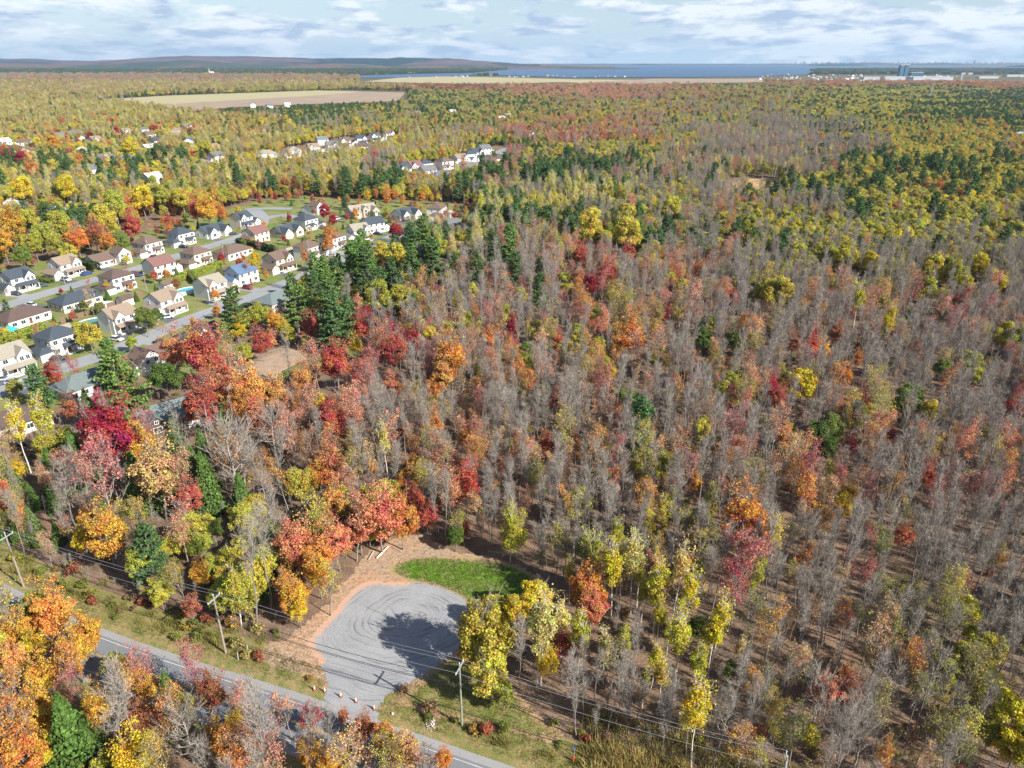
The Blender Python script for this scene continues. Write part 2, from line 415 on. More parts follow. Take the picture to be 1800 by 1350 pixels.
sheet('sawdust_clearing', PATCH, .010, 1.5, ground_material('sawdust', ((.55, .38, .19), (.46, .30, .14), (.34, .21, .10)), (.08, .3, 1.6)), 3.0, 6, 14)
FIELDG = P2([(138,177),(300,168),(560,159),(640,161),(560,168),(420,176),(300,183),(200,184)])
FIELDB = P2([(200,184),(300,183),(420,176),(560,168),(640,161),(712,163),(700,178),(640,181),(560,183),(470,186),(400,190),(345,196),(300,190),(250,188)])
FB = ground_material('field_brown', ((.34, .26, .19), (.38, .28, .20), (.30, .23, .17)), (.003, .02, .3), fine=.1)
FG = ground_material('field_stubble', ((.40, .36, .20), (.36, .35, .17), (.44, .36, .22)), (.003, .02, .3), fine=.1)
def flat(name, poly, z, m, **p):
    V = [(x, y, z) for x, y in poly]
    me = bpy.data.meshes.new(name); me.from_pydata(V, [], [tuple(range(len(V)))]); me.materials.append(m); me.update()
    if me.polygons[0].normal.z < 0: me.flip_normals()
    p.setdefault('kind', 'structure')
    return link(name, me, **p)
flat('field', FIELDG, .30, FG); flat('field', FIELDB, .60, FB)
FIELD2 = P2([(640,144),(700,137),(760,134),(900,137),(1010,140),(1150,141),(1130,148),(980,145),(860,149),(720,146)])
FIELD3 = P2([(1000,147),(1150,139),(1335,139),(1345,145),(1250,147),(1100,150)])
flat('field', FIELD2, 1.2, FG); flat('field', FIELD3, 1.6, FB)
FIELD4 = P2([(1480,145),(1620,143),(1800,146),(2000,147),(1900,152),(1650,148)])
flat('field', FIELD4, 1.2, FB)
# lake
wm = mat('lake_water', (.04, .10, .20), .4, spec=.2, n1=.15, n2=.002)
LAKE = P2([(905,121.5),(1000,121),(1080,119),(1080,116.2),(1000,115.4),(960,114.8),(1100,112.8),(1300,112.6),(1450,113),(1560,116),(1800,117),(1800,119.5),(1700,119),(1560,120),(1440,121),(1425,125),(1445,129),(1400,133),(1300,135.5),(1180,136.5),(1000,137),(905,133.5)])
lake_z = 2.0
flat('lake', LAKE, lake_z, wm)
LAKEW = P2([(520,135.5),(600,134),(700,131),(830,128.5),(905,121.5),(906,133.4),(850,132.5),(700,137),(600,138)])
flat('lake', LAKEW, lake_z, wm)

# neighbourhood ground
HOODP = [(-60,760),(-60,478),(60,462),(140,452),(205,425),(290,392),(400,368),(450,352),(540,345),(600,350),(700,352),(830,360),(838,398),(760,412),(700,440),(640,466),(590,500),(520,532),(450,560),(400,602),(378,648),(300,668),(250,672),(180,690),(110,715),(60,740)]
HOOD = P2(HOODP)
YARD = ground_material('yard_grass', ((.12, .185, .04), (.18, .21, .06), (.25, .225, .10)), (.05, .12, 1.5), edge=((.22, .15, .08), 3.0), bumpd=.1, fine=.25)
sheet('yards', HOOD, .006, 2.0, YARD, 3, 8, 21)
STREET = asphalt('street_asphalt', (.29, .30, .31), .1); DRIVE = asphalt('driveway_asphalt', (.13, .135, .145), .1)
A4 = lambda pts, ox=0, oy=300: [(ox+a/3.971, oy+b/3.971) for a, b in pts]
ST1 = chaikin(P2([(-40,706),(30,678),(100,651),(175,626),(250,597),(330,562),(420,531),(520,491),(590,461),(622,449),(665,437),(700,424)]), 2, False)
ST2 = chaikin(P2([(-60,560),(0,540),(50,525),(110,507),(176,489),(252,469),(310,450),(373,432),(428,415),(455,400),(462,385),(452,372),(440,366)]), 2, False)
ST3 = chaikin(P2([(454,388),(480,380),(500,378),(530,384),(560,392)]), 2, False)
ST4 = chaikin(P2([(440,368),(470,366),(513,367)]), 2, False)
ST5 = chaikin(P2([(690,420),(715,408),(742,401),(770,402)]), 2, False)
for i, (s, wd) in enumerate(((ST1, 3.9), (ST2, 3.9), (ST3, 3.4), (ST4, 3.2), (ST5, 6.0))):
    strip('street', s, -wd, wd, .030+.004*i, STREET)
def inhood(x, y, m=0): return sdf(x, y, HOOD) > m
# ---------------------------------------------------------------- tree shapes
def unit(v): return v/np.maximum(np.linalg.norm(v, axis=-1, keepdims=True), 1e-9)
def rdir(n, up=0.0):
    d = rng.normal(size=(n, 3)); d[:, 2] += up; return unit(d)
def leafq(C, s, out=None, flat=0.0):
    """one small quad per centre, turned at random, leaning to face 'out'"""
    n = len(C); nr = rng.normal(size=(n, 3))
    if out is not None: nr += out*1.3
    nr[:, 2] += flat
    nr = unit(nr); a = unit(np.cross(nr, rng.normal(size=(n, 3)))); b = np.cross(nr, a)
    s = np.broadcast_to(s, (n,))[:, None]*(.7+.6*rng.random((n, 1)))
    V = np.stack([C-a*s*.5-b*s*.35, C+a*s*.5-b*s*.5, C+a*s*.45+b*s*.5, C-a*s*.5+b*s*.4], 1).reshape(-1, 3)
    F = np.arange(n*4).reshape(n, 4)
    return V, F, np.repeat(rng.random(n), 4)
def tubes(P0, P1, r0, r1, n=3):
    P0 = np.asarray(P0, float); P1 = np.asarray(P1, float); k = len(P0)
    d = unit(P1-P0); h = np.where(np.abs(d[:, 2:3]) > .9, [[1., 0, 0]], [[0., 0, 1.]])
    a = unit(np.cross(d, h)); b = np.cross(d, a)
    t = np.arange(n)*2*math.pi/n
    ring = a[:, None]*np.cos(t)[None, :, None] + b[:, None]*np.sin(t)[None, :, None]
    V = np.concatenate([P0[:, None]+ring*np.reshape(r0, (-1, 1, 1)), P1[:, None]+ring*np.reshape(r1, (-1, 1, 1))], 1)
    i = np.arange(n); j = (i+1) % n
    F = (np.stack([i, j, j+n, i+n], 1)[None]+(np.arange(k)*2*n)[:, None, None]).reshape(-1, 4)
    return V.reshape(-1, 3), F
def slivers(P0, P1, w):
    d = unit(P1-P0); s = unit(np.cross(d, rng.normal(size=d.shape)))*np.reshape(w, (-1, 1))*.5
    V = np.stack([P0-s, P0+s, P1], 1).reshape(-1, 3)
    return V, np.arange(len(V)).reshape(-1, 3)
def cat(parts):
    """[(V, F), ...] -> V, [quads, tris]"""
    Vs, Q, T, o = [], [], [], 0
    for V, F in parts:
        Vs.append(V); (Q if F.shape[1] == 4 else T).append(F+o); o += len(V)
    return np.concatenate(Vs), [np.concatenate(Q) if Q else np.zeros((0, 4), int), np.concatenate(T) if T else np.zeros((0, 3), int)]
def trunk_path(h, lean=.04, n=6):
    p = np.zeros((n+1, 3)); p[:, 2] = np.linspace(0, h, n+1)
    w = np.cumsum(rng.normal(size=(n+1, 2))*lean*h/n*1.6, 0); w -= w[0]; p[:, :2] = w + rng.normal(size=2)*lean*np.linspace(0, h, n+1)[:, None]
    return p
def at_path(p, t):
    t = np.clip(t, 0, .9999)*(len(p)-1); i = t.astype(int); f = (t-i)[:, None]; return p[i]*(1-f)+p[i+1]*f
def skeleton(h, r, nb, lo, L, ang=(25, 50), sec=6, tw=6, twl=1.1, tww=.035, lean=.03, crownshape=1.0, sec_r=.035):
    """trunk, limbs, branches as tubes and twigs as slivers; returns parts and twig tips"""
    tp = trunk_path(h, lean)
    n = len(tp)-1
    rr = r*(1-np.linspace(0, 1, n+1)*.85)
    parts = [tubes(tp[:-1], tp[1:], rr[:-1], rr[1:], 5)]
    t = np.linspace(lo, .97, nb) + rng.random(nb)*.03
    B0 = at_path(tp, t); az = np.arange(nb)*2.4 + rng.random(nb)*.8
    pol = np.radians(rng.uniform(ang[0], ang[1], nb))*(1.15-.5*t)
    Ls = L*(.5+.9*np.sin(np.clip((t-lo)/(1-lo), 0, 1)*math.pi*.75+.5)**crownshape)*rng.uniform(.75, 1.2, nb)
    d = np.stack([np.sin(pol)*np.cos(az), np.sin(pol)*np.sin(az), np.cos(pol)], 1)
    d2 = unit(d + np.array([0, 0, .35]))
    B1 = B0 + d*Ls[:, None]*.5; B2 = B1 + d2*Ls[:, None]*.5
    br = r*.42*(1-.55*t)
    parts += [tubes(B0, B1, br, br*.65, 3), tubes(B1, B2, br*.65, br*.25, 3)]
    # branches on limbs (and on the top of the trunk)
    k = nb*sec; bi = np.repeat(np.arange(nb), sec); u = rng.uniform(.2, 1.0, k)
    S0 = np.where(u[:, None] < .5, B0[bi]+(B1-B0)[bi]*(u*2)[:, None], B1[bi]+(B2-B1)[bi]*((u-.5)*2)[:, None])
    sdv = unit(d2[bi]*1.0 + rng.normal(size=(k, 3))*.55 + np.array([0, 0, .3]))
    S1 = S0 + sdv*(Ls[bi]*rng.uniform(.25, .5, k))[:, None]
    parts.append(tubes(S0, S1, np.full(k, sec_r), np.full(k, sec_r*.4), 3))
    # twigs
    q = k*tw; si = np.repeat(np.arange(k), tw); u = rng.uniform(.15, 1.0, q)
    T0 = S0[si]+(S1-S0)[si]*u[:, None]
    td = unit(sdv[si] + rng.normal(size=(q, 3))*.6 + np.array([0, 0, .25]))
    T1 = T0 + td*(twl*rng.uniform(.5, 1.3, q))[:, None]
    parts.append(slivers(T0, T1, tww))
    return parts, T1, tp, B2
def clumps(center, rad, K, r, n, s, up=.4, lowcut=-1.0, shell=.55, squash=.8):
    """foliage gathered in K clumps over an ellipsoid"""
    d = rdir(K*3, .25); d = d[d[:, 2] > lowcut][:K]; K = len(d)
    C = center + d*rad*(rng.uniform(shell, 1.0, (K, 1)))
    rr = rng.uniform(r[0], r[1], K)
    m = np.maximum((n*(rr/np.mean(r))**2).astype(int), 5)
    ci = np.repeat(np.arange(K), m); dd = rdir(len(ci), up)
    P = C[ci] + dd*(rr[ci]*rng.uniform(.55, 1.05, len(ci)))[:, None]*np.array([1, 1, squash])
    return leafq(P, s, dd), C

def make_proto(kind, seed):
    global rng
    rng = np.random.default_rng(seed)
    u = rng.random
    wood = BARK
    if kind == 'bare':
        h = 16*(.86+.26*u())
        parts, tips, tp, _ = skeleton(h, .14+.05*u(), 15+int(6*u()), .42+.16*u(), h*.15, (14, 36), 6, 7, 1.2, .044, .05, sec_r=.032)
        tV, tF = cat(parts[:1]); cV, cF = cat(parts[1:])
        return dict(t=(tV, tF, BARK, None), c=(cV, cF, TWIG, None), cw=4.8, h=h, cz=h*.72)
    if kind == 'oldbare':
        h = 15
        parts, tips, tp, _ = skeleton(h, .34, 22, .22, h*.36, (35, 70), 9, 8, 1.3, .05, .03, sec_r=.06)
        tV, tF = cat(parts[:1]); cV, cF = cat(parts[1:])
        return dict(t=(tV, tF, mat('pale_bark', (.38, .34, .29), .9, n1=.3, n2=2), None), c=(cV, cF, mat('pale_twig', (.34, .30, .26), .9, n1=.3, n2=.6), None), cw=10.0, h=h, cz=h*.62)
    if kind == 'thin':
        h = 13.5*(.88+.24*u())
        parts, tips, tp, _ = skeleton(h, .15, 15, .35, h*.23, (25, 52), 6, 6, 1.0, .042, .03)
        n = 1500+int(1300*u()); P = tips[rng.integers(0, len(tips), n)] + rng.normal(size=(n, 3))*.28
        keep = vnoise(P[:, 0]+P[:, 2]*.7, P[:, 1]+P[:, 2]*.4, 1.9, seed) > .40
        tV, tF = cat(parts)
        lV, lF, lv = leafq(P[keep], .20)
        return dict(t=(tV, tF, TWIG, None), c=(lV, [lF], LEAF, lv), cw=6.5, h=h, cz=h*.68)
    if kind == 'maple':
        h = 12.5*(.9+.2*u())
        parts, tips, tp, ends = skeleton(h, .2, 14, .25, h*.26, (35, 62), 4, 2, .8, .05, .03, sec_r=.05)
        q, C = clumps(np.array([0, 0, h*.64]), np.array([3.3, 3.3, h*.33])*(.92+.16*u()), 44, (.6, 1.4), 175, .235, .5, -.75, .5, .8)
        n = 1100; P = tips[rng.integers(0, len(tips), n)] + rng.normal(size=(n, 3))*.35; q2 = leafq(P, .22)
        V = np.concatenate([q[0], q2[0]]); F = np.concatenate([q[1], q2[1]+len(q[0])]); v = np.concatenate([q[2], q2[2]])
        tV, tF = cat(parts)
        return dict(t=(tV, tF, BARK, None), c=(V, [F], LEAF, v), cw=8.0, h=h, cz=h*.62)
    if kind == 'broad':
        h = 12.5*(.9+.2*u())
        parts, tips, tp, ends = skeleton(h, .22, 10, .25, h*.26, (35, 65), 3, 2, .8, .05, .03, sec_r=.05)
        q, C = clumps(np.array([0, 0, h*.62]), np.array([3.7, 3.7, h*.34])*(.92+.16*u()), 52, (.8, 1.5), 185, .27, .5, -.7, .6, .85)
        tV, tF = cat(parts)
        return dict(t=(tV, tF, BARK, None), c=(q[0], [q[1]], LEAF, q[2]), cw=8.8, h=h, cz=h*.6)
    if kind == 'big':
        h = 15.5
        parts, tips, tp, ends = skeleton(h, .3, 18, .2, h*.32, (35, 65), 4, 3, 1.0, .05, .03, sec_r=.06)
        q, C = clumps(np.array([0, 0, h*.60]), np.array([5.4, 5.4, h*.36]), 105, (.7, 1.35), 130, .27, .4, -.8, .3, .85)
        tV, tF = cat(parts)
        return dict(t=(tV, tF, BARK, None), c=(q[0], [q[1]], LEAF, q[2]), cw=12.5, h=h, cz=h*.58)
    if kind == 'aspen':
        h = 16*(.88+.24*u())
        parts, tips, tp, ends = skeleton(h, .16, 16, .42, h*.13, (25, 55), 4, 3, .7, .035, .02, sec_r=.03)
        q, C = clumps(np.array([tp[-1, 0]*.7, tp[-1, 1]*.7, h*.72]), np.array([1.6, 1.6, h*.27])*(.9+.25*u()), 32, (.45, .95), 90, .205, .4, -1, .35, 1.0)
        n = 450; P = tips[rng.integers(0, len(tips), n)] + rng.normal(size=(n, 3))*.3; q2 = leafq(P, .19)
        V = np.concatenate([q[0], q2[0]]); F = np.concatenate([q[1], q2[1]+len(q[0])]); v = np.concatenate([q[2], q2[2]])
        tV, tF = cat(parts)
        return dict(t=(tV, tF, BIRCH, None), c=(V, [F], LEAF, v), cw=4.4, h=h, cz=h*.70)
    if kind == 'pine':
        h = 16*(.88+.24*u()); tp = trunk_path(h, .015)
        rr = .26*(1-np.linspace(0, 1, 7)*.85); parts = [tubes(tp[:-1], tp[1:], rr[:-1], rr[1:], 6)]
        P, D = [], []
        for k in range(19):
            t = .16+.82*k/18; z = h*t; L = (4.6*(1-t)**.5*min(1, .55+t*1.6)+.5)*(.7+.5*u())
            nb = 5 if t < .85 else 4; a0 = u()*6.3
            for j in range(nb):
                if u() < .10: continue
                a = a0+j*6.283/nb+rng.normal()*.25; l = L*rng.uniform(.65, 1.15)
                dr = np.array([math.cos(a), math.sin(a), .12+.5*t**2]); b0 = np.array([*at_path(tp, np.array([t]))[0]]); b1 = b0+dr*l
                parts.append(tubes(b0[None], b1[None], [.07*(1.1-t)], [.02], 3))
                m = int(62*l/3+12); f = rng.uniform(.25, 1.05, m)**.8
                side = np.array([-dr[1], dr[0], 0])
                P.append(b0+dr*l*f[:, None]+side*(rng.normal(size=(m, 1))*.42*(.3+f[:, None]))+np.stack([np.zeros(m), np.zeros(m), rng.uniform(-.08, .38, m)], 1)); D.append(np.tile(dr+[0, 0, .8], (m, 1)))
        P = np.concatenate(P); D = np.concatenate(D)
        V, F, v = leafq(P, .36, D*.5, .6)
        tV, tF = cat(parts)
        return dict(t=(tV, tF, BARK, None), c=(V, [F], NEEDLE, v), cw=8.2, h=h, cz=h*.58)
    if kind == 'cedar':
        h = 12*(.88+.24*u()); tp = trunk_path(h, .01)
        rr = .2*(1-np.linspace(0, 1, 7)*.85); parts = [tubes(tp[:-1], tp[1:], rr[:-1], rr[1:], 5)]
        n = 4200; t = rng.random(n)**1.45*.97+.02
        a = rng.random(n)*6.283
        lob = .60+.55*vnoise(a*1.6+50, t*12, 1.0, seed)+.32*vnoise(a*4+9, t*30, 1.0, seed+3)
        R = 2.9*(1-t)**.85*lob+.08; R = R*rng.uniform(.62, 1.03, n)
        P = np.stack([R*np.cos(a), R*np.sin(a), h*(.03+.97*t)-R*.22], 1)
        D = np.stack([np.cos(a), np.sin(a), np.full(n, -.05)], 1)
        V, F, v = leafq(P, .30, D*.7)
        tV, tF = cat(parts)
        return dict(t=(tV, tF, BARK, None), c=(V, [F], NEEDLE, v), cw=5.8, h=h, cz=h*.42)
    if kind == 'shrub':
        q, C = clumps(np.array([0, 0, .75]), np.array([1.0, 1.0, .7]), 14, (.35, .6), 26, .2, .5, -.4, .3, .9)
        st = rdir(9, 1.6); V0 = np.zeros((9, 3)); tV, tF = cat([tubes(V0, st*1.4, np.full(9, .03), np.full(9, .01), 3)])
        return dict(t=(tV, tF, BARK, None), c=(q[0], [q[1]], LEAF, q[2]), cw=2.6, h=1.6, cz=.8)
    if kind == 'tuft':
        n = 26; a = rdir(n, 1.6); P0 = np.stack([rng.normal(size=n)*.22, rng.normal(size=n)*.22, np.zeros(n)], 1)
        V, F = slivers(P0, P0+a*rng.uniform(.18, .42, n)[:, None], .05)
        return dict(t=(V[:3], [np.zeros((0, 4), int), F[:1]], LEAF, np.zeros(3)), c=(V[3:], [np.zeros((0, 4), int), F[:-1]], LEAF, np.repeat(rng.random(n-1), 3)), cw=.6, h=.4, cz=.2)
    if kind == 'reed':
        n = 90; a = rdir(n, 2.6); P0 = np.stack([rng.normal(size=n)*.6, rng.normal(size=n)*.6, np.zeros(n)], 1)
        V, F = slivers(P0, P0+a*rng.uniform(.9, 1.9, n)[:, None], .10)
        return dict(t=(V[:3], [np.zeros((0, 4), int), F[:1]], LEAF, np.zeros(3)), c=(V[3:], [np.zeros((0, 4), int), F[:-1]], LEAF, np.repeat(rng.random(n-1), 3)), cw=2.4, h=1.7, cz=.8)

PROTO = {}
NAMEOF = dict(bare='bare_tree', oldbare='spreading_bare_tree', thin='half_bare_tree', maple='maple_tree', broad='broadleaf_tree', big='poplar_tree', aspen='aspen_tree', pine='pine_tree', cedar='cedar_tree', shrub='shrub', tuft='grass_tuft', reed='reeds')
POOL = {}                                           # collections of whole-tree models for the forest mass
for kind, nvar in dict(bare=9, oldbare=2, thin=5, maple=5, broad=4, big=1, aspen=5, pine=4, cedar=3, shrub=3, tuft=2, reed=2).items():
    PROTO[kind] = []
    pc = bpy.data.collections.new(NAMEOF[kind]+'_models'); POOL[kind] = pc
    for i in range(nvar):
        p = make_proto(kind, 100+hash(kind) % 1 + sum(map(ord, kind))*7+i)
        tV, tF, tm, tv = p['t']; cV, cF, cm, cvv = p['c']
        p['trunk'] = mesh(NAMEOF[kind]+'_trunk', tV, tF, tm, attr={'v': tv} if tv is not None else None)
        p['crown'] = mesh(NAMEOF[kind]+'_crown', cV, cF, cm, attr={'v': cvv} if cvv is not None else None)
        o = len(tV); Fs = [f for f in tF if len(f)]; Fc = [f+o for f in cF if len(f)]
        mi = np.concatenate([np.zeros(sum(map(len, Fs)), int), np.ones(sum(map(len, Fc)), int)])
        v = np.concatenate([tv if tv is not None else np.full(o, .5), cvv if cvv is not None else np.full(len(cV), .5)])
        p['whole'] = mesh(NAMEOF[kind], np.concatenate([tV, cV]), Fs+Fc, [tm, cm], mi, {'v': v})
        po = bpy.data.objects.new(f'{NAMEOF[kind]}_model_{i}', p['whole']); pc.objects.link(po)
        PROTO[kind].append(p)
rng = np.random.default_rng(77)

# ---------------------------------------------------------------- colours of leaves: code -> (kind, base colour)
TINT = {
 'B': ('bare', (.4,.4,.4)), 'b': ('oldbare', (.4,.4,.4)),
 'O': ('maple', (.66,.28,.08)), 'o': ('maple', (.68,.36,.13)), 'R': ('maple', (.52,.12,.09)), 'C': ('maple', (.42,.045,.075)), 'U': ('maple', (.45,.18,.10)), 'X': ('big', (.50,.42,.075)),
 'Q': ('maple', (.68,.27,.16)), 'q': ('maple', (.66,.36,.07)), 'y': ('maple', (.68,.48,.05)), 'D': ('maple', (.62,.40,.18)),
 'K': ('thin', (.64,.31,.20)), 'k': ('thin', (.54,.19,.17)), 'S': ('thin', (.62,.30,.09)), 's': ('thin', (.50,.42,.10)), 'T': ('thin', (.58,.38,.20)), 'Z': ('thin', (.30,.28,.10)), 'r': ('thin', (.52,.10,.11)),
 'Y': ('aspen', (.62,.50,.05)), 'L': ('aspen', (.52,.48,.07)), 'l': ('aspen', (.44,.43,.10)), 'W': ('aspen', (.58,.50,.17)),
 'g': ('broad', (.23,.28,.07)), 'G': ('broad', (.14,.20,.05)), 'M': ('broad', (.44,.43,.08)), 'm': ('broad', (.58,.51,.09)), 'N': ('broad', (.66,.53,.06)),
 'P': ('pine', (.10,.17,.06)), 'p': ('pine', (.14,.235,.06)), 'H': ('cedar', (.11,.18,.045)), 'h': ('cedar', (.13,.18,.06)), 'J': ('cedar', (.13,.19,.20)),
}
CNAME = {'X':'olive yellow','O':'orange','o':'pale orange','R':'red','C':'crimson','U':'rust brown','Q':'coral','q':'amber','y':'golden','D':'tan','K':'salmon','k':'pink red','S':'thinly orange','s':'olive yellow','T':'tan','Z':'dull olive','r':'scarlet','Y':'bright yellow','L':'yellow green','l':'light green','W':'pale straw','g':'mid green','G':'dark green','M':'lime green','m':'yellowish green','N':'deep yellow','P':'dark green','p':'fresh green','H':'deep green','h':'yellowed green','J':'bluish green'}
def place_px(px, py, w, code, hmax=None):
    k0 = TINT[code][0]
    if k0 == 'aspen' and py < 900:
        x, y = G(px, py, 10)
        if w/PR(x, y, 10)[2] > 5.6: code = {'L': 'M', 'Y': 'N', 'W': 'm', 'l': 'M'}[code]
    r = place_px_(px, py, w, code); return (*r, code)
def place_px_(px, py, w, code):
    """position and scale of a tree whose crown centre shows at px,py and whose crown is w wide there"""
    kind = TINT[code][0]; P = PROTO[kind]; i = rnd.randrange(len(P)); p = P[i]; s = 1.0
    for _ in range(3):
        x, y = G(px, py, p['cz']*s)
        k = PR(x, y, p['cz']*s)[2]
        s = min(max(w/k/p['cw'], .22), 19.5/p['h'])
    return x, y, s, i
